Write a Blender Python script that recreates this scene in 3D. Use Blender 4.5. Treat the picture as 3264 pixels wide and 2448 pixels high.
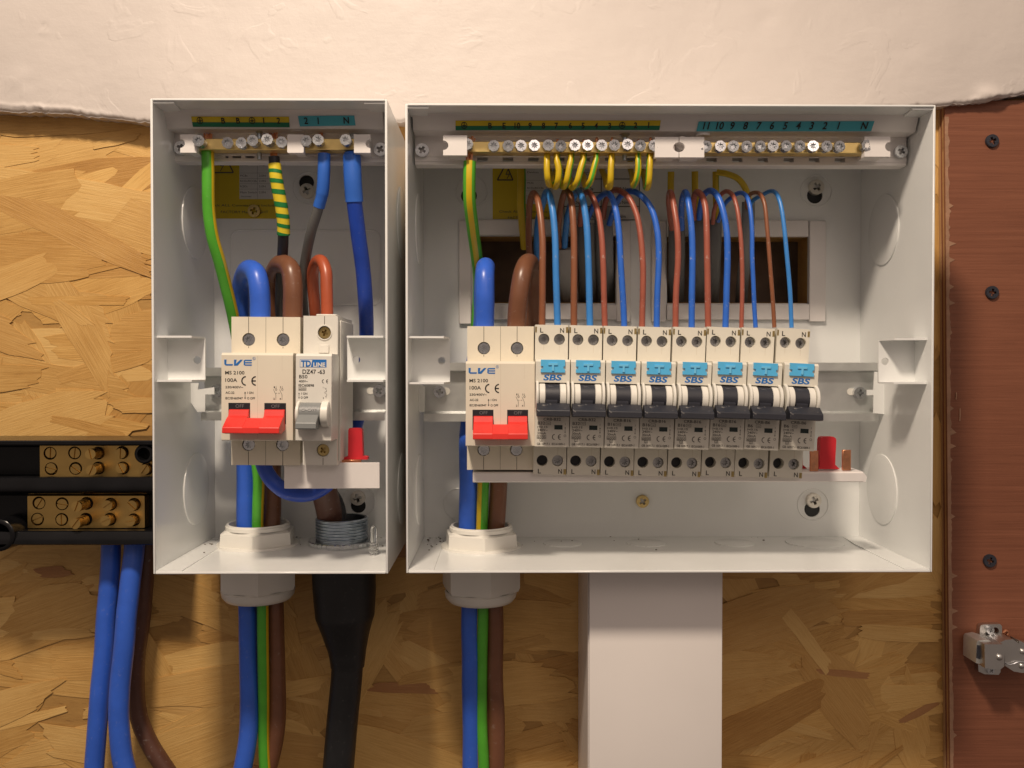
import bpy, bmesh, math, random
from mathutils import Vector, Matrix, Euler, noise
R = math.radians
rnd = random.Random(11)
for o in list(bpy.data.objects): bpy.data.objects.remove(o)
scene = bpy.context.scene
COL = scene.collection
CAMZ = 1.5
F = 2827.0                                  # focal length in photo pixels
# ------------------------------------------------------------------ camera
cam = bpy.data.cameras.new('camera'); cam.sensor_fit = 'HORIZONTAL'; cam.sensor_width = 36
cam.lens = 36 * F / 3264; cam.clip_start = 0.02; cam.clip_end = 50
camo = bpy.data.objects.new('camera', cam); COL.objects.link(camo)
camo.location = (0, 0, CAMZ); camo.rotation_euler = (R(90 - 0.912), 0, R(-0.507))
scene.camera = camo
# ------------------------------------------------------------------ room light
world = bpy.data.worlds.new('World'); scene.world = world; world.use_nodes = True
wn_ = world.node_tree.nodes; wl_ = world.node_tree.links; bg = wn_['Background']     # the rest of the room: pale ceiling above, dark floor below
wt = wn_.new('ShaderNodeTexCoord'); wx = wn_.new('ShaderNodeSeparateXYZ'); wl_.new(wt.outputs['Generated'], wx.inputs[0])
wm = wn_.new('ShaderNodeMapRange'); wm.inputs['From Min'].default_value = -1; wm.inputs['From Max'].default_value = 1; wl_.new(wx.outputs['Z'], wm.inputs['Value'])
wr = wn_.new('ShaderNodeValToRGB'); we = wr.color_ramp.elements; wl_.new(wm.outputs[0], wr.inputs['Fac'])
we[0].position = .12; we[0].color = (.080, .060, .050, 1); we[1].position = .9; we[1].color = (.54, .44, .375, 1); e_ = we.new(.5); e_.color = (.235, .186, .157, 1)
wl_.new(wr.outputs['Color'], bg.inputs[0]); bg.inputs[1].default_value = 0.92
def lamp(name, loc, target, size, power, color):
    l = bpy.data.lights.new(name, 'AREA'); l.shape = 'DISK'; l.size = size; l.energy = power; l.color = color
    o = bpy.data.objects.new(name, l); COL.objects.link(o); o.location = loc
    d = Vector(target) - Vector(loc); o.rotation_euler = d.to_track_quat('-Z', 'Y').to_euler(); return o
lamp('ceiling_lamp', (-0.16, -0.05, CAMZ + 0.68), (0.02, 0.52, CAMZ - .02), 0.10, 7.4, (1.0, 0.83, 0.66))
lamp('room_fill_light', (0.45, -0.9, CAMZ + 0.75), (0, 0.5, CAMZ), 0.5, 1.6, (1.0, 0.80, 0.68))  # large soft fill added for light bounced around the room
vs = scene.view_settings; vs.view_transform = 'Standard'; vs.look = 'None'; vs.exposure = 0.05; vs.gamma = 1; vs.use_curve_mapping = False

# ------------------------------------------------------------------ measuring: photo pixel + distance from the lens -> millimetres
RC = Euler((R(90 - 0.912), 0, R(-0.507))).to_matrix()
def P(s, d):
    v = RC @ Vector(((s[0] - 1632) / F, -(s[1] - 1224) / F, -1)); return v * (d / v.y)
def zoom(x0, y0, k): return lambda x, y: (x0 + x * k, y0 + y * k)
z1 = zoom(440, 280, .37975); z2 = zoom(440, 900, .37975); z3 = zoom(440, 1380, .37975)
z4 = zoom(1260, 300, .39783); z5 = zoom(2100, 300, .40687); z6 = zoom(1260, 980, .31646)
z7 = zoom(1900, 980, .31646); z8 = zoom(2400, 980, .3906)
y1 = zoom(0, 1350, .25316); y2 = zoom(0, 1700, .45096); y3 = zoom(600, 1800, .39063); y4 = zoom(1260, 1400, .36157)
y5 = zoom(1800, 1480, .58337); y6 = zoom(2900, 1800, .30132); y7 = zoom(2900, 280, .43385)
a1 = zoom(1480, 560, .30145); a2 = zoom(1960, 560, .3255); a3 = zoom(1300, 340, .22604); a4 = zoom(460, 300, .22604)
a5 = zoom(2380, 1340, .23508); a8 = zoom(1000, 1820, .45208); D = zoom(0, 0, 1.47559); S = zoom(0, 0, 1.0)

# ------------------------------------------------------------------ materials
def srgb(r, g, b):
    f = lambda c: (c / 255 / 12.92) if c <= 10 else ((c / 255 + .055) / 1.055) ** 2.4
    return (f(r), f(g), f(b))
def mat(name, col, rough=.45, metal=0, bump=0, bscale=900, var=.06, vscale=60, spec=.5, trans=0, coat=0, dust=0):
    m = bpy.data.materials.new(name); m.use_nodes = True; nt = m.node_tree; n = nt.nodes; l = nt.links
    b = n['Principled BSDF']; b.inputs['Roughness'].default_value = rough; b.inputs['Metallic'].default_value = metal
    b.inputs['Specular IOR Level'].default_value = spec; b.inputs['Transmission Weight'].default_value = trans
    b.inputs['Coat Weight'].default_value = coat
    tc = n.new('ShaderNodeTexCoord')
    nz = n.new('ShaderNodeTexNoise'); nz.inputs['Scale'].default_value = vscale; nz.inputs['Detail'].default_value = 5
    l.new(tc.outputs['Object'], nz.inputs['Vector'])
    rp = n.new('ShaderNodeValToRGB'); e = rp.color_ramp.elements
    e[0].position = .3; e[1].position = .7
    e[0].color = tuple(c * (1 - var) for c in col) + (1,); e[1].color = tuple(min(1, c * (1 + var)) for c in col) + (1,)
    l.new(nz.outputs['Fac'], rp.inputs['Fac']); l.new(rp.outputs['Color'], b.inputs['Base Color'])
    if dust:
        dn = n.new('ShaderNodeTexNoise'); dn.inputs['Scale'].default_value = 420; dn.inputs['Detail'].default_value = 4; l.new(tc.outputs['Object'], dn.inputs['Vector'])
        dm = n.new('ShaderNodeMapRange'); dm.inputs['From Min'].default_value = .63; dm.inputs['From Max'].default_value = .74; dm.inputs['To Max'].default_value = dust; l.new(dn.outputs['Fac'], dm.inputs['Value'])
        dx = n.new('ShaderNodeMix'); dx.data_type = 'RGBA'; dx.inputs['B'].default_value = (.55, .52, .48, 1); l.new(dm.outputs[0], dx.inputs['Factor']); l.new(rp.outputs['Color'], dx.inputs['A']); l.new(dx.outputs['Result'], b.inputs['Base Color'])
    mr = n.new('ShaderNodeMapRange'); mr.inputs['To Min'].default_value = max(0, rough - .06); mr.inputs['To Max'].default_value = min(1, rough + .06)
    l.new(nz.outputs['Fac'], mr.inputs['Value']); l.new(mr.outputs['Result'], b.inputs['Roughness'])
    if bump:
        n2 = n.new('ShaderNodeTexNoise'); n2.inputs['Scale'].default_value = bscale; n2.inputs['Detail'].default_value = 3
        l.new(tc.outputs['Object'], n2.inputs['Vector'])
        bp = n.new('ShaderNodeBump'); bp.inputs['Strength'].default_value = bump; bp.inputs['Distance'].default_value = .0006
        l.new(n2.outputs['Fac'], bp.inputs['Height']); l.new(bp.outputs['Normal'], b.inputs['Normal'])
    return m
M = {}
M['coat'] = mat('white_powder_coat', (.82, .835, .825), .22, bump=.05, bscale=700, var=.025, vscale=25)
M['plastic'] = mat('white_plastic', (.79, .755, .735), .40, var=.03)
M['upvc'] = mat('white_trunking_plastic', (.82, .775, .745), .32, var=.02, vscale=20)
M['nylon'] = mat('white_nylon', (.80, .785, .73), .32, var=.02)
M['cream'] = mat('cream_moulding', (.74, .685, .565), .42, var=.03, bump=.03, bscale=1500)
M['cream2'] = mat('pale_moulding', (.72, .69, .60), .42, var=.03, bump=.03, bscale=1500)
M['light'] = mat('white_moulding', (.74, .72, .66), .40, var=.03)
M['seam'] = mat('dark_seam', (.10, .08, .06), .8)
M['red'] = mat('red_plastic', (.72, .030, .022), .38, var=.06)
M['redsoft'] = mat('red_rubber', (.62, .018, .03), .55, var=.08)
M['black'] = mat('black_plastic', (.016, .016, .022), .42, var=.2, bump=.05)
M['toggle'] = mat('charcoal_plastic', (.022, .023, .032), .45, var=.15, bump=.08, bscale=1200, dust=0.35)
M['bakelite'] = mat('glossy_black_bakelite', (.006, .006, .007), .24, var=.3, spec=.3)
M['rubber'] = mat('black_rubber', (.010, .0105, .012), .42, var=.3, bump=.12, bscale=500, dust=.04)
M['greyp'] = mat('grey_plastic', (.20, .21, .21), .42)
M['sky'] = mat('sky_blue_plastic', (.10, .49, .84), .40, var=.05)
M['skyT'] = mat('moulded_letter_blue', (.17, .57, .88), .40, var=.05)
M['zinc'] = mat('zinc_plated_steel', (.64, .66, .68), .24, 1, var=.12, vscale=700)
M['dullzinc'] = mat('dull_zinc', (.42, .42, .42), .36, 1, var=.2, vscale=500)
M['nickel'] = mat('nickel_plate', (.62, .61, .59), .33, 1, var=.05, vscale=60)
M['rail'] = mat('galvanised_steel', (.66, .67, .66), .42, .85, var=.07, vscale=120)
M['conduit'] = mat('blue_zinc', (.42, .48, .55), .34, 1, var=.15, vscale=300)
M['screwpaint'] = mat('dull_nickel', (.74, .71, .64), .40, .75, var=.12, vscale=600)
M['brass'] = mat('bright_brass', (.90, .68, .28), .36, 1, var=.06, vscale=200)
M['oldbrass'] = mat('satin_brass', (.66, .44, .15), .36, 1, var=.10, vscale=40)
M['brassy'] = mat('yellow_passivate', (.55, .42, .18), .34, 1, var=.2, vscale=400)
M['copper'] = mat('copper', (.78, .36, .20), .32, 1, var=.12, vscale=500)
M['blackscrew'] = mat('black_phosphate', (.035, .037, .05), .5, .3, var=.3, vscale=500)
M['blue'] = mat('blue_pvc', (.014, .060, .42), .40, var=.10, vscale=90, dust=.10)
M['bluetail'] = mat('bright_blue_pvc', (.035, .125, .62), .34, var=.08, vscale=90, dust=.10)
M['bluelight'] = mat('light_blue_pvc', (.045, .23, .62), .33, var=.08, vscale=90, dust=0.3)
M['bluemid'] = mat('mid_blue_pvc', (.028, .14, .60), .35, var=.1, vscale=90, dust=0.5)
M['sleeve'] = mat('blue_heatshrink', (.030, .135, .56), .42, var=.08)
M['brown'] = mat('brown_pvc', (.17, .070, .036), .34, var=.10, vscale=90, dust=.12)
M['brownlow'] = mat('dark_brown_pvc', (.11, .048, .032), .42, var=.10, vscale=90, dust=0.2)
M['brownwire'] = mat('mid_brown_pvc', (.24, .088, .040), .35, var=.10, vscale=90, dust=0.3)
M['redbrown'] = mat('red_brown_pvc', (.34, .095, .060), .36, var=.12, vscale=90, dust=0.5)
M['orange'] = mat('rust_brown_pvc', (.40, .085, .035), .34, var=.08)
M['green'] = mat('green_pvc', (.085, .40, .030), .38, var=.10, vscale=90, dust=.1)
M['greentape'] = mat('green_tape', (.012, .19, .045), .42)
M['yellow'] = mat('yellow_pvc', (.62, .43, .012), .38, var=.08, vscale=90)
M['yellowtape'] = mat('yellow_tape', (.74, .58, .03), .40)
M['grey'] = mat('grey_pvc', (.115, .115, .115), .45, var=.1)
M['sheath'] = mat('grey_sheath', (.20, .205, .21), .5, var=.1)
M['whitesheath'] = mat('white_sheath', (.34, .33, .32), .5, var=.05)
M['lblyellow'] = mat('yellow_sticker', (.66, .49, .015), .45, var=.03)
M['lblgreen'] = mat('green_sticker', (.008, .16, .075), .45, var=.03)
M['lblblue'] = mat('teal_sticker', (.075, .42, .52), .45, var=.03)
M['paper'] = mat('white_sticker', (.66, .65, .62), .5, var=.03)
M['ink'] = mat('black_ink', (.020, .018, .016), .6)
M['inkgrey'] = mat('dark_grey_ink', (.075, .068, .060), .6)
M['inkblue'] = mat('blue_ink', (.012, .15, .48), .5)
M['inkwhite'] = mat('pale_ink', (.55, .55, .55), .5)
M['inkdim'] = mat('grey_ink', (.17, .17, .18), .5)
M['window'] = mat('dark_window', (.006, .020, .018), .2)
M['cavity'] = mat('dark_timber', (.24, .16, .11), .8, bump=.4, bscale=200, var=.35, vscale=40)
M['clear'] = mat('clear_plastic', (.93, .94, .93), .08, trans=.92, var=.01)
M['pale'] = mat('splintered_wood', (.36, .20, .12), .7, var=.18, vscale=150, bump=.4, bscale=600)
M['crumb'] = mat('dark_crumbs', (.10, .075, .05), .8)
M['dustyred'] = mat('splinter', (.42, .24, .15), .7)

def wood(name, ramp, sx, sy, rough, bumpd, rand=True, contrast=.55, bigk=.30, bigs=26):
    m = bpy.data.materials.new(name); m.use_nodes = True; nt = m.node_tree; n = nt.nodes; l = nt.links
    b = n['Principled BSDF']; b.inputs['Roughness'].default_value = rough; b.inputs['Specular IOR Level'].default_value = .35
    tc = n.new('ShaderNodeTexCoord'); oi = n.new('ShaderNodeObjectInfo')
    mp = n.new('ShaderNodeMapping'); mp.inputs['Scale'].default_value = (sx, sy, sy)
    ad = n.new('ShaderNodeVectorMath'); ad.operation = 'ADD'
    l.new(tc.outputs['Object'], ad.inputs[0])
    if rand:
        sc = n.new('ShaderNodeVectorMath'); sc.operation = 'SCALE'; sc.inputs['Scale'].default_value = 7.3
        cx = n.new('ShaderNodeCombineXYZ'); [l.new(oi.outputs['Random'], cx.inputs[k]) for k in range(3)]
        l.new(cx.outputs[0], sc.inputs[0]); l.new(sc.outputs[0], ad.inputs[1])
    l.new(ad.outputs[0], mp.inputs['Vector'])
    g = n.new('ShaderNodeTexNoise'); g.inputs['Scale'].default_value = 1; g.inputs['Detail'].default_value = 7; g.inputs['Roughness'].default_value = .72; g.inputs['Distortion'].default_value = .12
    l.new(mp.outputs[0], g.inputs['Vector'])
    big = n.new('ShaderNodeTexNoise'); big.inputs['Scale'].default_value = bigs; big.inputs['Detail'].default_value = 4
    l.new(ad.outputs[0], big.inputs['Vector'])
    mx = n.new('ShaderNodeMath'); mx.operation = 'MULTIPLY_ADD'; mx.inputs[1].default_value = contrast
    l.new(g.outputs['Fac'], mx.inputs[0])
    mb = n.new('ShaderNodeMath'); mb.operation = 'MULTIPLY'; mb.inputs[1].default_value = bigk; l.new(big.outputs['Fac'], mb.inputs[0]); l.new(mb.outputs[0], mx.inputs[2])
    last = mx
    if rand:
        m2 = n.new('ShaderNodeMath'); m2.operation = 'MULTIPLY_ADD'; m2.inputs[1].default_value = .17
        l.new(oi.outputs['Random'], m2.inputs[0]); l.new(mx.outputs[0], m2.inputs[2]); last = m2
    rp = n.new('ShaderNodeValToRGB'); rp.color_ramp.interpolation = 'LINEAR'
    els = rp.color_ramp.elements
    while len(els) < len(ramp): els.new(.5)
    for e, (p, c) in zip(els, ramp): e.position = p; e.color = c + (1,)
    l.new(last.outputs[0], rp.inputs['Fac'])
    # thin dark pores along the grain
    mp2 = n.new('ShaderNodeMapping'); mp2.inputs['Scale'].default_value = (sx * 2.2, sy * 2.6, sy * 2.6); l.new(ad.outputs[0], mp2.inputs['Vector'])
    po = n.new('ShaderNodeTexNoise'); po.inputs['Scale'].default_value = 1; po.inputs['Detail'].default_value = 3; l.new(mp2.outputs[0], po.inputs['Vector'])
    pr = n.new('ShaderNodeMapRange'); pr.inputs['From Min'].default_value = .66; pr.inputs['From Max'].default_value = .76; pr.inputs['To Min'].default_value = 0; pr.inputs['To Max'].default_value = .42
    l.new(po.outputs['Fac'], pr.inputs['Value'])
    mc = n.new('ShaderNodeMix'); mc.data_type = 'RGBA'; l.new(pr.outputs[0], mc.inputs['Factor']); l.new(rp.outputs['Color'], mc.inputs['A'])
    mc.inputs['B'].default_value = tuple(c * .35 for c in ramp[0][1]) + (1,)
    if rand:                                  # a few flakes come from darker, redder wood
        dr = n.new('ShaderNodeValToRGB'); dr.color_ramp.interpolation = 'CONSTANT'; de = dr.color_ramp.elements
        de[0].position = 0; de[0].color = (.86, .80, .74, 1); de[1].position = .10; de[1].color = (.94, .90, .85, 1); e3 = de.new(.32); e3.color = (1, 1, 1, 1); e4 = de.new(.80); e4.color = (1.07, 1.07, 1.05, 1)
        wn = n.new('ShaderNodeTexWhiteNoise'); wn.noise_dimensions = '1D'; l.new(oi.outputs['Random'], wn.inputs['W']); l.new(wn.outputs['Value'], dr.inputs['Fac'])
        mu = n.new('ShaderNodeMix'); mu.data_type = 'RGBA'; mu.blend_type = 'MULTIPLY'; mu.inputs['Factor'].default_value = 1; l.new(mc.outputs['Result'], mu.inputs['A']); l.new(dr.outputs['Color'], mu.inputs['B']); mc = mu
    l.new(mc.outputs['Result'], b.inputs['Base Color'])
    bp = n.new('ShaderNodeBump'); bp.inputs['Strength'].default_value = .55; bp.inputs['Distance'].default_value = bumpd
    l.new(g.outputs['Fac'], bp.inputs['Height']); l.new(bp.outputs['Normal'], b.inputs['Normal'])
    return m
M['strand'] = wood('wood_strand', [(.20, (.32, .155, .045)), (.34, (.53, .295, .085)), (.48, (.67, .41, .138)), (.64, (.78, .52, .20))], 42, 1050, .42, .0007, contrast=.44)
M['strandred'] = wood('red_wood_strand', [(.22, (.28, .12, .045)), (.5, (.42, .205, .08)), (.8, (.52, .29, .12))], 20, 560, .45, .0006)
M['osb'] = wood('pressed_wood_chips', [(.15, (.30, .15, .045)), (.5, (.50, .29, .09)), (.9, (.62, .40, .14))], 60, 220, .5, .0006, rand=False)
M['ply'] = wood('red_plywood_veneer', [(.18, (.09, .030, .016)), (.42, (.195, .070, .037)), (.58, (.25, .093, .050)), (.80, (.33, .14, .078))], 10, 420, .5, .0005, rand=False, contrast=.60, bigk=.46, bigs=7)
M['plyedge'] = wood('plywood_edge', [(.15, (.16, .075, .035)), (.5, (.42, .24, .11)), (.9, (.58, .37, .19))], 300, 30, .7, .0004)
def plaster():
    m = mat('painted_plaster', (.60, .545, .51), .5, var=.03, vscale=14); nt = m.node_tree; n = nt.nodes; l = nt.links
    b = n['Principled BSDF']; tc = n.new('ShaderNodeTexCoord'); mp = n.new('ShaderNodeMapping'); mp.inputs['Rotation'].default_value = (0, R(-14), 0); mp.inputs['Scale'].default_value = (26, 26, 95)
    l.new(tc.outputs['Object'], mp.inputs['Vector'])
    g = n.new('ShaderNodeTexNoise'); g.inputs['Scale'].default_value = 1; g.inputs['Detail'].default_value = 6; g.inputs['Roughness'].default_value = .6; l.new(mp.outputs[0], g.inputs['Vector'])
    g2 = n.new('ShaderNodeTexNoise'); g2.inputs['Scale'].default_value = 34; g2.inputs['Detail'].default_value = 9; g2.inputs['Roughness'].default_value = .62; l.new(tc.outputs['Object'], g2.inputs['Vector'])
    a = n.new('ShaderNodeMath'); a.operation = 'MULTIPLY_ADD'; a.inputs[1].default_value = .35; l.new(g.outputs['Fac'], a.inputs[0]); l.new(g2.outputs['Fac'], a.inputs[2])
    g3 = n.new('ShaderNodeTexNoise'); g3.inputs['Scale'].default_value = 38; g3.inputs['Detail'].default_value = 3; g3.inputs['Distortion'].default_value = .8; l.new(tc.outputs['Object'], g3.inputs['Vector'])
    mr3 = n.new('ShaderNodeMapRange'); mr3.inputs['From Min'].default_value = .60; mr3.inputs['From Max'].default_value = .65; mr3.inputs['To Max'].default_value = .2; l.new(g3.outputs['Fac'], mr3.inputs['Value'])
    a2_ = n.new('ShaderNodeMath'); a2_.operation = 'ADD'; l.new(a.outputs[0], a2_.inputs[0]); l.new(mr3.outputs[0], a2_.inputs[1]); a = a2_
    bp = n.new('ShaderNodeBump'); bp.inputs['Strength'].default_value = .42; bp.inputs['Distance'].default_value = .0014; l.new(a.outputs[0], bp.inputs['Height']); l.new(bp.outputs['Normal'], b.inputs['Normal'])
    return m
M['plaster'] = plaster()

# ------------------------------------------------------------------ object helpers (millimetres, lens at the origin)
ORG = {}
def world_pt(v): return Vector(v) * .001 + Vector((0, 0, CAMZ))
def tag(o, label=None, cat=None, group=None, kind=None):
    if label: o['label'] = label
    if cat: o['category'] = cat
    if group: o['group'] = group
    if kind: o['kind'] = kind
    return o
def thing(name, label, cat, origin, group=None, roll=0):
    o = bpy.data.objects.new(name, None); COL.objects.link(o); o.empty_display_size = .01
    o.location = world_pt(origin); o.rotation_euler = (0, R(roll), 0); ORG[o] = Vector(origin); return tag(o, label, cat, group)
def new_mesh(name, bm, m, off=Vector((0, 0, 0)), smooth=40):
    bmesh.ops.recalc_face_normals(bm, faces=bm.faces)
    me = bpy.data.meshes.new(name)
    for v in bm.verts: v.co = (v.co - off) * .001
    bm.to_mesh(me); bm.free(); me.materials.append(M[m] if isinstance(m, str) else m)
    if smooth:
        me.polygons.foreach_set('use_smooth', [True] * len(me.polygons)); me.set_sharp_from_angle(angle=R(smooth))
    return me
def part(name, bm, m, parent, smooth=40, local=False):
    off = Vector((0, 0, 0)) if local else ORG[parent]
    o = bpy.data.objects.new(name, new_mesh(name, bm, m, off, smooth)); COL.objects.link(o); o.parent = parent
    ORG[o] = ORG[parent]; return o
def single(name, bm, m, origin, label=None, cat=None, group=None, kind=None, smooth=40):
    o = bpy.data.objects.new(name, new_mesh(name, bm, m, Vector(origin), smooth)); COL.objects.link(o); o.location = world_pt(origin)
    ORG[o] = Vector(origin); return tag(o, label, cat, group, kind)
def put(name, me, parent, at, scale=1, rot=(0, 0, 0), local=False):          # a shared mesh as a part
    o = bpy.data.objects.new(name, me); COL.objects.link(o); o.parent = parent
    o.location = (Vector(at) - (Vector((0, 0, 0)) if local else ORG[parent])) * .001
    o.scale = (scale,) * 3 if not hasattr(scale, '__len__') else scale; o.rotation_euler = rot; ORG[o] = Vector(at); return o
def copy_tree(o, parent=None):
    c = o.copy(); COL.objects.link(c); c.parent = parent
    for ch in list(o.children): copy_tree(ch, c)
    return c
BM = bmesh.new
def box(bm, x0, x1, y0, y1, z0, z1, bev=0, seg=1):
    b = BM() if bev else bm
    vs_ = [b.verts.new((x, y, z)) for x in (x0, x1) for y in (y0, y1) for z in (z0, z1)]
    for f in ((0, 1, 3, 2), (4, 6, 7, 5), (0, 4, 5, 1), (2, 3, 7, 6), (0, 2, 6, 4), (1, 5, 7, 3)): b.faces.new([vs_[i] for i in f])
    if bev:
        bmesh.ops.recalc_face_normals(b, faces=b.faces)
        bmesh.ops.bevel(b, geom=list(b.edges), offset=bev, segments=seg, profile=.5, affect='EDGES'); merge(bm, b)
    return bm
def merge(bm, b, mx=None):
    idx = {}
    for v in b.verts: idx[v] = bm.verts.new(mx @ v.co if mx else v.co)
    for f in b.faces:
        try: bm.faces.new([idx[v] for v in f.verts])
        except ValueError: pass
    b.free()
def plate(bm, outline, holes, ya, yb, mx=None):
    """flat plate, outline and holes given as (x, z), from depth ya (front) to yb (back)"""
    b = BM(); loops = [outline] + list(holes); fr = []; bk = []
    for y, store in ((ya, fr), (yb, bk)):
        es = []
        for lp in loops:
            v = [b.verts.new((p[0], y, p[1])) for p in lp]; store.append(v)
            es += [b.edges.new((v[i], v[(i + 1) % len(v)])) for i in range(len(v))]
        bmesh.ops.triangle_fill(b, use_beauty=True, use_dissolve=False, edges=es)
    for a, c in zip(fr, bk):
        for i in range(len(a)):
            j = (i + 1) % len(a); b.faces.new((a[i], a[j], c[j], c[i]))
    bmesh.ops.recalc_face_normals(b, faces=b.faces); merge(bm, b, mx); return bm
def prism(bm, prof, x0, x1, bev=0):
    """profile of (y, z) points pulled along x"""
    b = BM(); A = [b.verts.new((x0, p[0], p[1])) for p in prof]; C = [b.verts.new((x1, p[0], p[1])) for p in prof]
    b.faces.new(A); b.faces.new(C[::-1])
    for i in range(len(A)):
        j = (i + 1) % len(A); b.faces.new((A[i], C[i], C[j], A[j]))
    bmesh.ops.recalc_face_normals(b, faces=b.faces)
    if bev: bmesh.ops.bevel(b, geom=list(b.edges), offset=bev, segments=1, profile=.5, affect='EDGES')
    merge(bm, b); return bm
def circ(cx, cz, r, n=20, a0=0): return [(cx + r * math.cos(a0 + 2 * math.pi * i / n), cz + r * math.sin(a0 + 2 * math.pi * i / n)) for i in range(n)]
def rrect(x0, x1, z0, z1, r, n=4):
    o = []
    for cx, cz, a in ((x1 - r, z1 - r, 0), (x0 + r, z1 - r, 90), (x0 + r, z0 + r, 180), (x1 - r, z0 + r, 270)):
        o += [(cx + r * math.cos(R(a + 90 * i / n)), cz + r * math.sin(R(a + 90 * i / n))) for i in range(n + 1)]
    return o
def lathe(bm, prof, c, axis='z', n=32, rfun=None):
    """profile of (radius, height) turned about an axis through c"""
    rows = []
    for r, h in prof:
        row = []
        for i in range(n):
            a = 2 * math.pi * i / n; rr = r * (rfun(a) if rfun else 1); u, w = rr * math.cos(a), rr * math.sin(a)
            p = {'z': (u, w, h), 'y': (u, h, w), 'x': (h, u, w)}[axis]; row.append(bm.verts.new(Vector(c) + Vector(p)))
        rows.append(row)
    for A, C in zip(rows, rows[1:]):
        for i in range(n):
            j = (i + 1) % n; bm.faces.new((A[i], A[j], C[j], C[i]))
    if prof[0][0] > 1e-6 : bm.faces.new(rows[0][::-1])
    if prof[-1][0] > 1e-6: bm.faces.new(rows[-1])
    return bm
def lathe_open(bm, prof, c, axis='z', n=32, rfun=None):
    k = len(bm.faces); lathe(bm, prof, c, axis, n, rfun); bm.faces.ensure_lookup_table()
    bmesh.ops.delete(bm, geom=[bm.faces[-1], bm.faces[-2]], context='FACES_ONLY'); return bm
def spline(pts, n=9):
    p = [Vector(q) for q in pts]; p = [p[0] * 2 - p[1]] + p + [p[-1] * 2 - p[-2]]; out = []
    for i in range(1, len(p) - 2):
        a, b, c, d = p[i - 1:i + 3]
        ts = [0]
        for u, w in ((a, b), (b, c), (c, d)): ts.append(ts[-1] + max((w - u).length, 1e-4) ** .5)
        for k in range(n):
            t = ts[1] + (ts[2] - ts[1]) * k / n
            L = lambda u, w, s, e: u * ((e - t) / (e - s)) + w * ((t - s) / (e - s))
            A1, A2, A3 = L(a, b, ts[0], ts[1]), L(b, c, ts[1], ts[2]), L(c, d, ts[2], ts[3])
            B1, B2 = L(A1, A2, ts[0], ts[2]), L(A2, A3, ts[1], ts[3]); out.append(L(B1, B2, ts[1], ts[2]))
    out.append(p[-2]); return out
def frames(pts, ref=(0, -1, 0)):
    fr = []; u = Vector(ref)
    for i, q in enumerate(pts):
        t = (pts[min(i + 1, len(pts) - 1)] - pts[max(i - 1, 0)]).normalized()
        u = (u - t * u.dot(t)).normalized(); fr.append((q, u, t.cross(u)))
    return fr
def tube(bm, pts, r, seg=14, arc=None, ell=None, twist=0, ref=(0, -1, 0)):
    fr = frames(pts, ref); rows = []; N = len(pts)
    for i, (q, u, w) in enumerate(fr):
        rr = r[min(i, len(r) - 1)] if hasattr(r, '__len__') else r
        row = []; n = seg if arc is None else seg + 1
        for k in range(n):
            a = 2 * math.pi * k / seg if arc is None else R(arc[0] + (arc[1] - arc[0]) * k / seg)
            a += R(twist) * i / N
            e = ell or (1, 1); row.append(bm.verts.new(q + u * (rr * e[0] * math.cos(a)) + w * (rr * e[1] * math.sin(a))))
        rows.append(row)
    m = seg
    for A, C in zip(rows, rows[1:]):
        for k in range(m):
            j = (k + 1) % len(A); bm.faces.new((A[k], A[j], C[j], C[k]))
    if arc is None: bm.faces.new(rows[0][::-1]); bm.faces.new(rows[-1])
    return bm
def path(lst): return spline([P(s, d) for s, d in lst])
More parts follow.
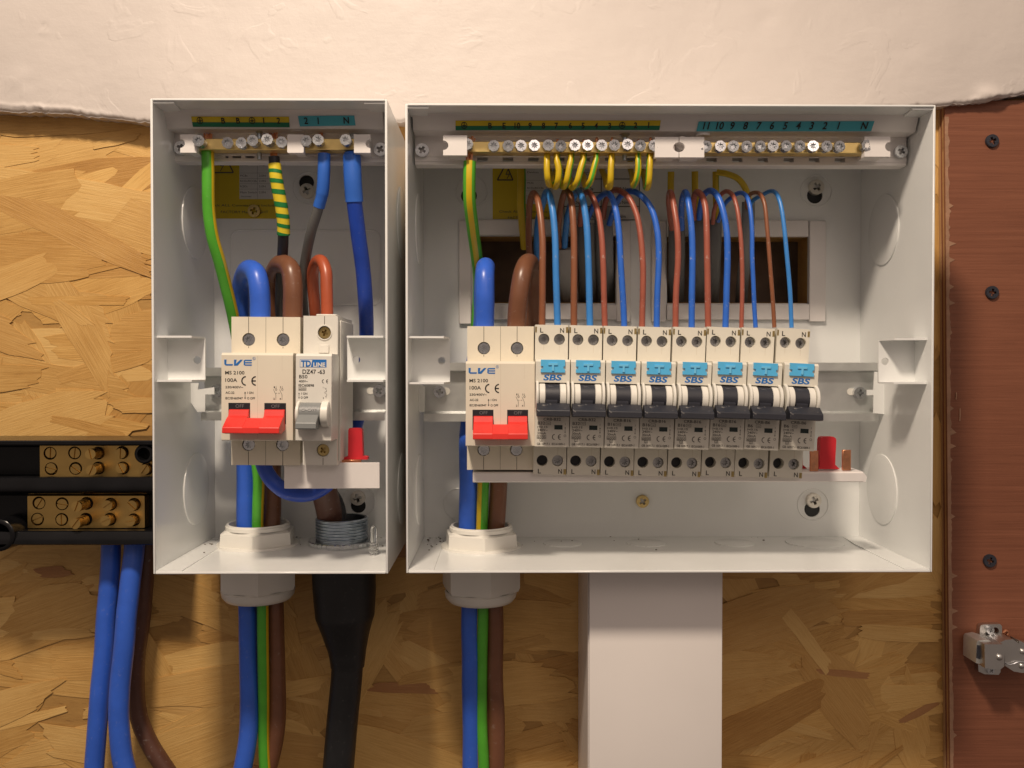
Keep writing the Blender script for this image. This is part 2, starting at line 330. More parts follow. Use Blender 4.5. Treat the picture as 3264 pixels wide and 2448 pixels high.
# ------------------------------------------------------------------ printing
FONT = {}
def glyphs(body, bold):
    k = (body, bold)
    if k not in FONT:
        cu = bpy.data.curves.new('lettering', 'FONT'); cu.body = body; cu.size = 10; cu.resolution_u = 3; cu.offset = bold
        ob = bpy.data.objects.new('lettering', cu); COL.objects.link(ob)
        dg = bpy.context.evaluated_depsgraph_get(); me = bpy.data.meshes.new_from_object(ob.evaluated_get(dg))
        FONT[k] = ([v.co.copy() for v in me.vertices], [tuple(p.vertices) for p in me.polygons])
        bpy.data.objects.remove(ob); bpy.data.curves.remove(cu); bpy.data.meshes.remove(me)
    return FONT[k]
class Ink:
    def __init__(s, y, mx=None): s.bm = BM(); s.y = y; s.mx = mx
    def v(s, x, z):
        p = Vector((x, s.y, z)); return s.bm.verts.new(s.mx @ p if s.mx else p)
    def poly(s, pts): s.bm.faces.new([s.v(*p) for p in pts]); return s
    def text(s, body, x, z, h, w=None, bold=.13, shear=0, align='L'):
        vs_, fs = glyphs(body, bold)
        if not vs_: return s
        x0 = min(v.x for v in vs_); x1 = max(v.x for v in vs_); k = h / 7.3; kx = k if w is None else w / max(x1 - x0, .01)
        W = (x1 - x0) * kx; ox = {'L': 0, 'C': -W / 2, 'R': -W}[align]
        nv = [s.v(x + ox + (v.x - x0) * kx + shear * v.y * k, z + v.y * k) for v in vs_]
        for f in fs:
            try: s.bm.faces.new([nv[i] for i in f])
            except ValueError: pass
        return s
    def line(s, x0, z0, x1, z1, t):
        d = Vector((x1 - x0, z1 - z0)); d.normalize(); n = Vector((-d.y, d.x)) * t / 2
        return s.poly([(x0 + n.x, z0 + n.y), (x1 + n.x, z1 + n.y), (x1 - n.x, z1 - n.y), (x0 - n.x, z0 - n.y)])
    def frame(s, x0, x1, z0, z1, t):
        s.line(x0, z0, x1, z0, t); s.line(x0, z1, x1, z1, t); s.line(x0, z0, x0, z1, t); return s.line(x1, z0, x1, z1, t)
    def arc(s, cx, cz, r, a0, a1, t, n=14):
        for i in range(n):
            A, B_ = R(a0 + (a1 - a0) * i / n), R(a0 + (a1 - a0) * (i + 1) / n)
            s.poly([(cx + q * math.cos(a), cz + q * math.sin(a)) for q, a in ((r - t / 2, A), (r + t / 2, A), (r + t / 2, B_), (r - t / 2, B_))])
        return s
    def ce(s, cx, cz, h):
        r = h / 2; t = h * .13; s.arc(cx, cz, r - t / 2, 95, 265, t); s.arc(cx + h * 1.02, cz, r - t / 2, 95, 265, t)
        return s.line(cx + h * .56, cz, cx + h * .98, cz, t)
    def earth(s, cx, cz, r):
        t = r * .24; s.arc(cx, cz, r, 0, 360, t, 20); s.line(cx, cz + r, cx, cz, t); s.line(cx - r * .7, cz, cx + r * .7, cz, t); return s.line(cx - r * .4, cz - r * .35, cx + r * .4, cz - r * .35, t)
    def arrow(s, x, z0, z1, w, t):
        s.line(x, z0 + w, x, z1 - w, t); s.poly([(x, z1), (x - w / 2, z1 - w), (x + w / 2, z1 - w)]); return s.poly([(x, z0), (x + w / 2, z0 + w), (x - w / 2, z0 + w)])
    def done(s, name, m, parent, local=False):
        o = part(name, s.bm, m, parent, 0, local); return o
# ------------------------------------------------------------------ shared screw heads, radius one millimetre, facing the lens
def cross(a, b):
    return [(-b, a), (b, a), (b, b), (a, b), (a, -b), (b, -b), (b, -a), (-b, -a), (-b, -b), (-a, -b), (-a, b), (-b, b)]
def screw_mesh(name, m, kind):
    bm = BM()
    if kind == 'pozi':
        plate(bm, circ(0, 0, .93, 24), [cross(.56, .19)], -.36, .0); plate(bm, circ(0, 0, 1, 24), [cross(.56, .19)], .002, .7); plate(bm, circ(0, 0, .9, 24), [], .702, .8)
        plate(bm, circ(0, 0, 1, 24), [circ(0, 0, .925, 24)], -.28, .0)
        for k in range(4):
            a = R(45 + 90 * k); c, s_ = math.cos(a), math.sin(a)
            plate(bm, [(c * .5 - s_ * .03, s_ * .5 + c * .03), (c * .5 + s_ * .03, s_ * .5 - c * .03), (c * .85 + s_ * .03, s_ * .85 - c * .03), (c * .85 - s_ * .03, s_ * .85 + c * .03)], [], -.385, -.365)
    elif kind == 'term':                      # combination head: star recess, cut slot at the rim
        out = []
        for i in range(32):
            a = 2 * math.pi * i / 32; rr = 1 - (.08 if i % 4 == 0 else 0); out.append((rr * math.cos(a), rr * math.sin(a)))
        star = []
        for i in range(16):
            a = 2 * math.pi * (i + .5) / 16; rr = .72 if i % 2 else .36; star.append((rr * math.cos(a), rr * math.sin(a)))
        plate(bm, out, [star], -.40, .35); plate(bm, circ(0, 0, .9, 24), [], .352, .5)
        plate(bm, [(-.14, -.99), (.14, -.99), (.13, -.66), (-.13, -.66)], [], -.52, -.38)
        pass
    elif kind == 'slot':
        g = .12
        for sg in (1, -1):
            a0 = math.asin(g); o = [(math.cos(a0 + (math.pi - 2 * a0) * i / 12), sg * math.sin(a0 + (math.pi - 2 * a0) * i / 12)) for i in range(13)]
            plate(bm, o, [], -.35, .0)
        for h in (.0, .55, 1.1, 1.65, 2.2):
            lathe(bm, [(1, h), (1, h + .3), (.86, h + .42), (.86, h + .55)], (0, 0, 0), 'y', 18)
    return new_mesh(name, bm, m, smooth=30)
SCREW = {'dull': screw_mesh('dull_terminal_screw', 'dullzinc', 'term'), 'zinc': screw_mesh('terminal_screw', 'zinc', 'term'), 'wood': screw_mesh('mounting_screw', 'screwpaint', 'pozi'), 'steel': screw_mesh('pan_screw', 'zinc', 'pozi'),
         'brassy': screw_mesh('brass_screw', 'brassy', 'pozi'), 'slot': screw_mesh('slotted_screw', 'oldbrass', 'slot'), 'black': screw_mesh('black_screw', 'blackscrew', 'pozi')}

# =================================================================== THE SETTING
WALL = 550.0
# hole through the board behind the larger enclosure
hx0, hx1 = P((1530, 860), WALL).x, P((2573, 860), WALL).x; hz0, hz1 = P((2000, 965), WALL).z, P((2000, 757), WALL).z
bm = BM(); plate(bm, [(-900, -420), (900, -420), (900, 240), (-900, 240)], [[(hx0, hz0), (hx1, hz0), (hx1, hz1), (hx0, hz1)]], WALL, WALL + 18)
osb = single('osb_board', bm, 'osb', (0, WALL, -420), 'yellow oriented strand board wall behind the enclosures', kind='structure')
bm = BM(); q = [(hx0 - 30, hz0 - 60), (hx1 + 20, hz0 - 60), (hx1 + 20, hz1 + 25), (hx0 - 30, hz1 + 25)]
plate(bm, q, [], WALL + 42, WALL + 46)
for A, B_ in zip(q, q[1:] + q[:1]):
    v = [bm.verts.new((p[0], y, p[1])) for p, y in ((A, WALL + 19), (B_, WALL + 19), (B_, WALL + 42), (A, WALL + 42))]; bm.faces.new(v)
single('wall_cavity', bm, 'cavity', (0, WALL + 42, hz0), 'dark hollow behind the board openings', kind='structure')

# wood strands pressed into the board
def strand(cx, cz, L, W, ang, d, m_):
    n = 9; top = []; bot = []; sd = rnd.uniform(0, 99); am = min(2.2, W * .09)
    sk = rnd.uniform(-.6, .6) * W; sk2 = rnd.uniform(-.6, .6) * W; t0, t1 = rnd.uniform(.55, 1), rnd.uniform(.55, 1)
    for i in range(n + 1):
        t = i / n; hw = W / 2 * (t0 + (1 - t0) * min(1, t * 3)) * (t1 + (1 - t1) * min(1, (1 - t) * 3)); x = -L / 2 + L * t
        top.append((x + sk * (1 - t) + sk2 * t, hw + am * noise.noise((t * 3, sd, 0)))); bot.append((x - sk * (1 - t) - sk2 * t, -hw + am * noise.noise((t * 3, sd, 7))))
    jag = min(7, W * .22)
    e1 = [(top[-1][0] * (1 - f) + bot[-1][0] * f + rnd.uniform(-jag, jag), top[-1][1] * (1 - f) + bot[-1][1] * f) for f in (.12, .22, .38, .47, .62, .78, .9)]
    e0 = [(bot[0][0] * (1 - f) + top[0][0] * f + rnd.uniform(-jag, jag), bot[0][1] * (1 - f) + top[0][1] * f) for f in (.1, .25, .36, .55, .66, .85)]
    bm = BM(); plate(bm, top + e1 + bot[::-1] + e0, [], -.15, .15)
    o = bpy.data.objects.new('wood_strand', new_mesh('wood_strand', bm, m_, smooth=0)); COL.objects.link(o); o.parent = osb
    o.location = (Vector((cx, d, cz)) - ORG[osb]) * .001
    o.rotation_euler = Euler((R(rnd.uniform(-.13, .13)), R(ang), R(rnd.uniform(-.08, .08))), 'XYZ')
def pxz(s): p = P(s, WALL); return p.x, p.z
regions = [((-160, 345, 500, 1440), 80), ((-160, 1690, 1900, 2600), 146), ((2270, 1780, 3030, 2600), 60), ((2985, 330, 3006, 1830), 9), ((1262, 380, 1300, 1100), 4)]
k = 0
for (sx0, sy0, sx1, sy1), cnt in regions:
    for i in range(cnt):
        t = i / cnt
        sx, sy = rnd.uniform(sx0, sx1), rnd.uniform(sy0, sy1); cx, cz = pxz((sx, sy))
        big = rnd.random() < (.9 if t < .45 else .42)
        L = rnd.uniform(50, 115) if big else rnd.uniform(18, 60); W = rnd.uniform(15, 36) if big else rnd.uniform(3, 11)
        ang = rnd.gauss(-6, 15) if rnd.random() < .82 else rnd.uniform(-80, 80)
        if sx1 - sx0 < 60: L = rnd.uniform(25, 60); W = rnd.uniform(14, 24); ang = rnd.uniform(60, 120)
        if sx > 2960 and sx1 - sx0 > 60: L = min(L, 50)
        m_ = 'strand' if big or L > 45 or sy < 1700 or rnd.random() < .82 else 'strandred'
        # keep clear of the plywood and the plaster
        hx = abs(math.cos(R(ang))) * L / 2 + abs(math.sin(R(ang))) * W / 2
        hz = abs(math.sin(R(ang))) * L / 2 + abs(math.cos(R(ang))) * W / 2
        if sx1 > 2900: cx = min(cx, P((2996, sy), WALL).x - hx * .98) if sx1 - sx0 > 60 else cx
        cz = min(cz, P((300, 300), WALL).z - 1)
        strand(cx, cz, L, W, ang, WALL - .1 - 1.0 * t, m_)

# painted plaster above, its ragged lower edge standing proud of the board
PL = 535.0
edge = [(-2600, 340), (-500, 352), (0, 352), (120, 358), (220, 362), (340, 376), (400, 384), (480, 388), (1260, 388), (1500, 380), (2400, 352), (2960, 340), (2990, 338), (3060, 330), (3120, 326), (3200, 312), (3264, 298), (3700, 285), (5900, 275)]
def edge_y(sx):
    for (xa, ya), (xb, yb) in zip(edge, edge[1:]):
        if xa <= sx <= xb: return ya + (yb - ya) * (sx - xa) / (xb - xa)
    return edge[-1][1]
bm = BM(); nx, nz = 800, 120; rows = []
for j in range(nz + 1):
    t = j / nz; row = []
    for i in range(nx + 1):
        sx = -2600 + 8500 * i / nx; e = edge_y(sx) + 6 * noise.noise((sx * .012, 0, 3)) + 7 * noise.noise((sx * .06, 4, 3))
        b0 = P((sx, e), PL); z = b0.z + (520 - b0.z) * t ** 1.6
        h = .8 * noise.noise((b0.x * .012, z * .02, 1)) + .22 * noise.noise((b0.x * .05, z * .06, 5)) + .09 * noise.noise((b0.x * .16, z * .3, 9))
        dz = z - b0.z
        h += 1.5 * math.exp(-(dz / 1.1) ** 2)                       # the edge rounds over
        if sx < 420: h -= 1.1 * math.exp(-((dz - 2.2 - (420 - max(sx, 0)) * .004) / 1.1) ** 2) * min(1, (420 - sx) / 200) * (.6 + .8 * noise.noise((sx * .02, 1, 8)))
        for bx, bz, rr, hh in ((140, 88, 9, 1.0), (143, 100, 7, -.8), (630, 62, 6, .8), (640, 232, 26, .5), (60, 252, 40, -.7), (90, 262, 30, .5), (3150, 300, 30, -2.6), (3180, 308, 22, -2.2), (3110, 318, 14, -1.2), (2440, 60, 30, .4), (2890, 150, 40, .4)):
            ps = P((bx, bz), PL); h += hh * math.exp(-(((b0.x - ps.x) / (rr * .19)) ** 2 + ((z - ps.z) / (rr * .14)) ** 2))
        row.append(bm.verts.new((b0.x, PL + h, z)))
    rows.append(row)
for A, C in zip(rows, rows[1:]):
    for i in range(nx): bm.faces.new((A[i], A[i + 1], C[i + 1], C[i]))
low = [bm.verts.new((v.co.x, WALL + 4, v.co.z + 1.5)) for v in rows[0]]
for i in range(nx): bm.faces.new((low[i], low[i + 1], rows[0][i + 1], rows[0][i]))
single('wall', bm, 'plaster', (0, PL, P((1600, 380), PL).z), 'off-white painted plaster with a ragged lower edge', kind='structure', smooth=80)

# red plywood at the right
PY = 541.0
pe = [(3012, 350), (3016, 800), (3020, 1400), (3025, 2000), (3032, 2640), (3040, 3300)]
o0 = P((3100, 2640), PY)
ply = thing('plywood_board', 'red-brown plywood panel with splintered left edge at the right', 'plywood', o0)
xl = [P(s, PY) for s in pe]
bm = BM(); plate(bm, [(p.x, p.z) for p in xl[::-1]] + [(xl[0].x - .1, P((3012, 322), PY).z), (900, P((3264, 285), PY).z), (900, xl[-1].z)], [], PY, PY + 2)
part('face_veneer', bm, 'ply', ply, 0)
for k_, (ya, yb, m_) in enumerate(((PY + 2.05, PY + 4, 'plyedge'), (PY + 4.05, PY + 6.2, 'ply'), (PY + 6.25, PY + 8.6, 'plyedge'))):
    bm = BM(); plate(bm, [(p.x + (.25 if k_ == 1 else -.1 * k_), p.z) for p in xl[::-1]] + [(xl[0].x + .2, P((3012, 322), PY).z), (900, P((3264, 285), PY).z), (900, xl[-1].z)], [], ya, yb)
    part('ply_layer', bm, m_, ply, 0)
# pale torn strip where the veneer has chipped away
bm = BM(); left = []; right = []
for i in range(340):
    t = i / 339; sy = 372 + (3290 - 372) * t
    for (xa, ya), (xb, yb) in zip(pe, pe[1:]):
        if ya <= sy <= yb: ex = xa + (xb - xa) * (sy - ya) / (yb - ya); break
    else: ex = pe[0][0]
    w = 9 + 4 * noise.noise((sy * .01, 1, 1)) + (rnd.random() ** 16) * 24 + 7 * max(0, noise.noise((sy * .03, 2, 1)))
    p = P((ex - 1, sy), PY); q_ = P((ex + max(w, 3), sy), PY); left.append((p.x, p.z)); right.append((q_.x, q_.z))
plate(bm, left + right[::-1], [], PY - .25, PY + .3); part('splintered_edge', bm, 'pale', ply, 0)
for sx, sy, l in ((3048, 1262, 23), (3060, 1322, 40)):
    bm = BM(); tube(bm, path([((sx, sy - l / 2), PY - .3), ((sx, sy), PY - .5), ((sx - 1, sy + l / 2), PY - .3)]), .35, 6); part('staple', bm, 'dustyred', ply)
for s in (D(2142, 305), D(2142, 632), D(2137, 1211)):
    put('screw', SCREW['black'], ply, P(s, PY - .3), 4.0, (0, R(rnd.uniform(0, 90)), 0))

# =================================================================== ENCLOSURES
def pzh(s, d): p = P(s, d); return p.x, p.z
def keyhole(sc, dirz, d, r_big=5.0, r_small=3.2, gap=7):
    x, z = pzh(sc, d); return circ(x, z, r_big, 20)
def enclosure(name, label, TL, TR, BL, BR, df, db, back_holes, group):
    x0 = (P(TL, df).x + P(BL, df).x) / 2; x1 = (P(TR, df).x + P(BR, df).x) / 2
    zt = (P(TL, df).z + P(TR, df).z) / 2; zb = (P(BL, df).z + P(BR, df).z) / 2; t = 1.15
    e = thing(name, label, 'enclosure', ((x0 + x1) / 2, db, zb), group)
    g = lambda *a: box(BM(), *a, bev=.28)
    part('side_panel', g(x0, x0 + t, df, db + t, zb, zt), 'coat', e); part('side_panel', g(x1 - t, x1, df, db + t, zb, zt), 'coat', e)
    part('top_panel', g(x0 + t + .02, x1 - t - .02, df - .6, db + t, zt - t, zt), 'coat', e); part('bottom_panel', g(x0 + t + .02, x1 - t - .02, df - .3, db + t, zb, zb + t), 'coat', e)
    bm = BM(); plate(bm, [(x0 + t + .03, zb + t + .03), (x1 - t - .03, zb + t + .03), (x1 - t - .03, zt - t - .03), (x0 + t + .03, zt - t - .03)], back_holes, db, db + t); part('back_panel', bm, 'coat', e, 0)
    # folded corner tabs
    for sx in (1, -1):
        xa = x0 + t + .1 if sx > 0 else x1 - t - .1
        bm = BM(); prism_pts = [(xa, df + .5), (xa + sx * 10.5, df + .5), (xa + sx * 9, df + 14), (xa, df + 16)]
        plate(bm, prism_pts, [], zt - t - 1.0, zt - t - .05, Matrix(((1, 0, 0, 0), (0, 0, 1, 0), (0, 1, 0, 0), (0, 0, 0, 1)))); part('corner_tab', bm, 'coat', e, 0)
        bm = BM(); pts = [(xa, df + .4), (xa + sx * 13, df + .4), (xa + sx * 13, db - 26), (xa + sx * 11, db - 3), (xa, db - 3)]
        plate(bm, pts, [], zb + t + .03, zb + t + .55, Matrix(((1, 0, 0, 0), (0, 0, 1, 0), (0, 1, 0, 0), (0, 0, 0, 1)))); part('corner_tab', bm, 'coat', e, 0)
    e_dim = (x0, x1, zb, zt, t); return e, e_dim
LF, LB, RF, RB = 448.0, 541.0, 455.0, 547.0
# small enclosure
kA, kB = pzh(z1(1414, 795), LB), pzh(z3(1848, 610), LB)
E1, B1 = enclosure('small_enclosure', 'small open white metal enclosure, left of the two', (475, 310), (1229, 320), (491, 1830), (1242, 1829), LF, LB,
                   [circ(kA[0], kA[1], 4.6, 18), circ(kB[0], kB[1], 4.6, 18)], 'open white metal enclosures')
# large enclosure with two cable openings
def rect(s0, s1, d): a, b = P(s0, d), P(s1, d); return [(a.x, b.z), (b.x, b.z), (b.x, a.z), (a.x, a.z)]
kC, kD, kE = pzh(z5(1222, 795), RB), pzh(y5(1352, 245), RB), pzh(z4(590, 815), RB)
opL, opR = rect((1528, 753), (1962, 967), RB), rect((2126, 755), (2575, 967), RB)
E2, B2 = enclosure('large_enclosure', 'large open white metal enclosure with eight breakers, right of the two', (1293, 328), (2982, 337), (1293, 1826), (2973, 1825), RF, RB,
                   [circ(kC[0], kC[1], 4.9, 18), circ(kD[0], kD[1], 4.9, 18), circ(kE[0], kE[1], 4.9, 18), opL, opR], 'open white metal enclosures')
# embossed rings, knockouts, fixing screws
def ring_z(bm, c, r, d, t=.35): tube(bm, [Vector((c[0] + r * math.cos(2 * math.pi * i / 32), d, c[1] + r * math.sin(2 * math.pi * i / 32))) for i in range(33)], t, 6)
for e, c in ((E1, pzh(z1(1430, 840), LB)), (E1, pzh(z3(1855, 570), LB)), (E2, pzh(z5(1232, 760), RB)), (E2, pzh(y5(1357, 220), RB)), (E2, pzh(z4(610, 780), RB)), (E2, pzh(y4(560, 570), RB))):
    bm = BM(); ring_z(bm, c, 9.6, (LB if e is E1 else RB) - .12, .4); part('embossed_ring', bm, 'coat', e)
for e, s, d, m_, r_ in ((E1, z1(1420, 867), LB, 'wood', 4.5), (E1, z3(1845, 545), LB, 'wood', 4.5), (E1, z1(976, 1035), LB, 'brassy', 3.8), (E2, z5(1233, 730), RB, 'wood', 4.6), (E2, y5(1359, 197), RB, 'wood', 4.6), (E2, y5(425, 202), RB, 'brassy', 3.9)):
    put('mounting_screw', SCREW[m_], e, P(s, d - 1.2), r_, (0, R(rnd.uniform(10, 80)), 0))
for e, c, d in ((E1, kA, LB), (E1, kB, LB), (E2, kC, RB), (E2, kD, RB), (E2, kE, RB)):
    bm = BM(); plate(bm, circ(c[0], c[1], 8, 20), [], d + 1.2, d + 2.0); part('keyhole_shade_disc', bm, 'rubber', e)  # black discs added behind the keyholes so the openings look shaded
def disc_x(e, x, y, z, r, sgn, db):
    bm = BM(); lathe(bm, [(r, -.05), (r - .1, .55), (r - .7, .75), (0, .75)], (0, 0, 0), 'x', 40)
    for v in bm.verts: v.co = Vector((x + sgn * v.co.x, y + v.co.y, z + v.co.z))
    part('knockout', bm, 'coat', e)
for e, b, db, zs in ((E1, B1, LB, (P((573, 709), 506).z, P((573, 1559), 506).z)), (E2, B2, RB, (P((2869, 731), 512).z, P((2869, 1561), 512).z))):
    x0, x1, zb, zt, t = b
    for z in zs:
        for x, sg in ((x0 + t, 1), (x1 - t, -1)): disc_x(e, x, db - 33, z, 20.5, sg, db)
        if e is E1: disc_x(e, x1, db - 33, z, 20.5, 1, db)
for s, r_ in ((y5(450, 460), 11.8), (y5(935, 460), 11.8), (y5(1375, 462), 17), (y4(1480, 950), 11.8)):
    p = P(s, 524); bm = BM(); lathe(bm, [(r_, -.05), (r_ - .1, .5), (r_ - .6, .65), (0, .65)], (p.x, 527, B2[2] + B2[4]), 'z', 40); part('knockout', bm, 'coat', E2)
# embossed rounded rectangle in the small one
a, b = P(z1(780, 1195), LB), P(z2(2035, 190), LB); rr_ = rrect(a.x, b.x, b.z, a.z, 5)
bm = BM(); tube(bm, [Vector((p[0], LB - .1, p[1])) for p in rr_ + rr_[:1]], .65, 6); part('embossed_panel', bm, 'coat', E1)
# cover brackets: a plate with a hole and two flanges turned to the front
def bracket(e, s0, s1, dp, df, hole, flare):
    a, b = P(s0, dp), P(s1, dp); h = P(hole, dp); bm = BM()
    x0, x1, zt, zb = a.x, b.x, a.z, b.z
    plate(bm, rrect(x0, x1, zb, zt, 1.2, 3), [circ(h.x, h.z, 2.0, 16)], dp, dp + 1)
    for z, sg in ((zt, -1), (zb, 1)):
        c = [(x0 + .2, dp), (x1 - .2, dp), (x1 - .2 - (2 if flare < 0 else 0), df), (x0 + .2 + (2 if flare >= 0 else 0), df)]
        plate(bm, c, [], z, z + sg * 1.0, Matrix(((1, 0, 0, 0), (0, 0, 1, 0), (0, 1, 0, 0), (0, 0, 0, 1))))
    part('cover_bracket', bm, 'coat', e, 30)
bracket(E2, z6(150, 300), z6(552, 768), 474, 458, z6(467, 537), -.1); bracket(E2, z8(1026, 258), z8(1352, 622), 474, 460, z8(1078, 440), .0)
bracket(E1, z2(205, 456), z2(566, 832), 466, 452, z2(497, 652), -.1); bracket(E1, z2(1756, 456), z2(2092, 832), 466, 452, z2(1832, 650), .0)
# rail support tabs behind the brackets
for e, pts, d in ((E2, [z8(992, 525), z8(1240, 560), z8(1230, 642), z8(1080, 872), z8(985, 862), z8(985, 716), z8(930, 716), z8(930, 672), z8(985, 672)], 512),
                  (E2, [z6(150, 770), z6(255, 770), z6(300, 800), z6(295, 1048), z6(245, 1058), z6(180, 850)], 512),
                  (E1, [z2(330, 845), z2(510, 845), z2(500, 900), z2(640, 880), z2(640, 940), z2(565, 940), z2(562, 1085), z2(500, 1090)], 500)):
    bm = BM(); plate(bm, [pzh(s, d) for s in pts], [], d, d + 1); part('support_tab', bm, 'coat', e, 0)
# plastic trim round the two openings
def strip(e, s0, s1, d, th=2.2, name='edge_trim', m_='plastic', bev=.4):
    a, b = P(s0, d), P(s1, d); part(name, box(BM(), a.x, b.x, d, d + th, b.z, a.z, bev=bev), m_, e)
strip(E2, (1505, 700), (1975, 750), RB - 2.3); strip(E2, (1505, 970), (1972, 1019), RB - 2.3); strip(E2, a2(508, 432), a2(1898, 596), RB - 2.3); strip(E2, a2(508, 1256), a2(1905, 1412), RB - 2.3)
strip(E2, a2(1908, 440), a2(2066, 1430), RB - 2.6, 2.4); strip(E2, a2(362, 440), a2(500, 1430), RB - 2.6, 2.4); strip(E2, (1462, 702), (1502, 1033), RB - 2.6, 2.4); strip(E2, a2(15, 440), a2(152, 1430), RB - 2.6, 2.4)

# stickers inside
def sticker(e, s0, s1, d, m_='lblyellow', name='sticker'):
    a, b = P(s0, d), P(s1, d); return part(name, box(BM(), a.x, b.x, d, d + .18, b.z, a.z), m_, e, 0)
def ink_at(d): return Ink(d)
def itext(ink, body, s, hpx, wpx=None, bold=0, shear=0, align='L'):
    p = P(s, ink.y); k_ = ink.y / F; ink.text(body, p.x, p.z, hpx * k_, None if wpx is None else wpx * k_, bold, shear, align)
def iline(ink, s0, s1, t=.25):
    a, b = P(s0, ink.y), P(s1, ink.y); ink.line(a.x, a.z, b.x, b.z, t)
d = LB - .25; sticker(E1, z1(610, 560), z1(1190, 1098), d); sticker(E1, z1(850, 590), z1(1150, 933), d - .2, 'paper')
i_ = ink_at(d - .25); k1 = .37975
for a, b in ((z1(600, 711), z1(800, 711)), (z1(800, 711), z1(725, 560)), (z1(600, 711), z1(690, 560))): iline(i_, a, b, .75)
for a, b in ((z1(712, 600), z1(690, 655)), (z1(690, 655), z1(718, 650)), (z1(718, 650), z1(690, 700))): iline(i_, a, b, .4)
itext(i_, 'Check ALL Connections Including', z1(570, 995), 20 * k1, 620 * k1); itext(i_, 'FACTORY Made   TIGHT', z1(695, 1052), 22 * k1, 395 * k1)
for r_, (u, w) in zip((655, 745, 790, 835, 885), (('Devices', 'Torque'), ('MCBs', '2.0N'), ('RCDs/RCCBs', '2.0N'), ('RCBOs', '2.0N'), ('Main Switch', '2.0N'))):
    itext(i_, u, z1(858, r_), 17 * k1, (140 if len(u) > 8 else 60) * k1); itext(i_, w, z1(1015, r_), 17 * k1, 55 * k1)
itext(i_, '/incomer', z1(862, 918), 16 * k1, 90 * k1)
for yy in (715, 762, 805, 850): iline(i_, z1(850, yy), z1(1140, yy), .12)
iline(i_, z1(1002, 640), z1(1002, 930), .12); i_.done('printed_text', 'inkgrey', E1)
d = RB - .25; sticker(E2, z4(780, 540), z4(1262, 1002), d); sticker(E2, z4(1045, 560), z4(1262, 880), d - .2, 'paper'); sticker(E2, z4(1350, 560), z4(1958, 1012), d, 'paper')
i_ = ink_at(d - .25); k4 = .39783
for a, b in ((z4(818, 688), z4(942, 688)), (z4(818, 688), z4(880, 570)), (z4(942, 688), z4(905, 600))): iline(i_, a, b, .8)
for a, b in ((z4(905, 600), z4(885, 645)), (z4(885, 645), z4(915, 640)), (z4(915, 640), z4(895, 678))): iline(i_, a, b, .45)
itext(i_, 'Check ALL Connections Inc', z4(833, 950), 20 * k4, 440 * k4); itext(i_, 'FACTORY Made TIGHT', z4(902, 1000), 20 * k4, 350 * k4)
for r_, u in zip((633, 718, 760), ('Devices', 'MCBs', 'RCDs/RCCBs  2.0N')): itext(i_, u, z4(1058, r_), 16 * k4, (50 if len(u) < 6 else 90 if len(u) < 9 else 190) * k4)
for yy in (690, 775, 815): iline(i_, z4(1045, yy), z4(1250, yy), .12)
i_.done('printed_text', 'inkgrey', E2)
i_ = ink_at(d - .25)
for yy in (680, 788, 900, 1008): iline(i_, z4(1352, yy), z4(1956, yy), .45)
for xx in (1352, 1650, 1956): iline(i_, z4(xx, 590), z4(xx, 1008), .45)
for s, b_ in ((z4(1770, 770), '2.0 Nm'), (z4(1770, 880), '1.6 Nm'), (z4(1740, 992), '2.0 Nm'), (z4(1500, 650), 'MCBs'), (z4(1480, 770), 'RCBOs'), (z4(1400, 880), 'SPDs'), (z4(1540, 990), 'MAIN')): itext(i_, b_, s, 26 * k4)
i_.done('printed_text', 'ink', E2)

# =================================================================== DIN RAILS
def din_rail(label, xs0, xs1, ytop, ybot, d, db, screws, slots):
    a, b = P((xs0, ytop), d), P((xs1, ybot), d); zt, zb = a.z, b.z; x0, x1 = a.x, b.x
    t = thing('mounting_rail', label, 'rail', (x0, db, (zt + zb) / 2), 'slotted mounting rails')
    # hat section: outer lips at the front, base at the back
    prof = [(d, zt), (d + 1.2, zt + .1), (d + 1.2, zt - 3.6), (d + 7, zt - 4.6), (d + 7, zb + 4.6), (d + 1.2, zb + 3.6), (d + 1.2, zb - .1), (d, zb), (d, zb + 4.6), (d + 5.9, zb + 5.8), (d + 5.9, zt - 5.8), (d, zt - 4.6)]
    part('rail_channel', prism(BM(), prof, x0, x1), 'rail', t, 20)
    for s0, s1 in slots:
        p, q_ = P(s0, d + 5.8), P(s1, d + 5.8); bm = BM(); r_ = (p.z - q_.z) / 2
        plate(bm, rrect(p.x, q_.x, q_.z, p.z, r_ * .98, 5), [], d + 5.5, d + 5.85); part('slot', bm, 'light', t)
    for s in screws: put('rail_screw', SCREW['steel'], t, P(s, d + 3.6), 3.55, (0, R(rnd.uniform(0, 60)), 0))
    return t
din_rail('galvanised rail carrying the two devices in the small enclosure', 640, 1226, 1172, 1340, 503, LB, [z2(660, 911), z2(2024, 911)], [(z2(1920, 880), z2(1985, 940))])
din_rail('long galvanised rail carrying the breaker row in the large enclosure', 1350, 2800, 1156, 1343, 516, RB, [z6(447, 850), z8(870, 697)], [(z8(768, 660), z8(840, 716)), (z6(470, 805), z6(552, 884))])

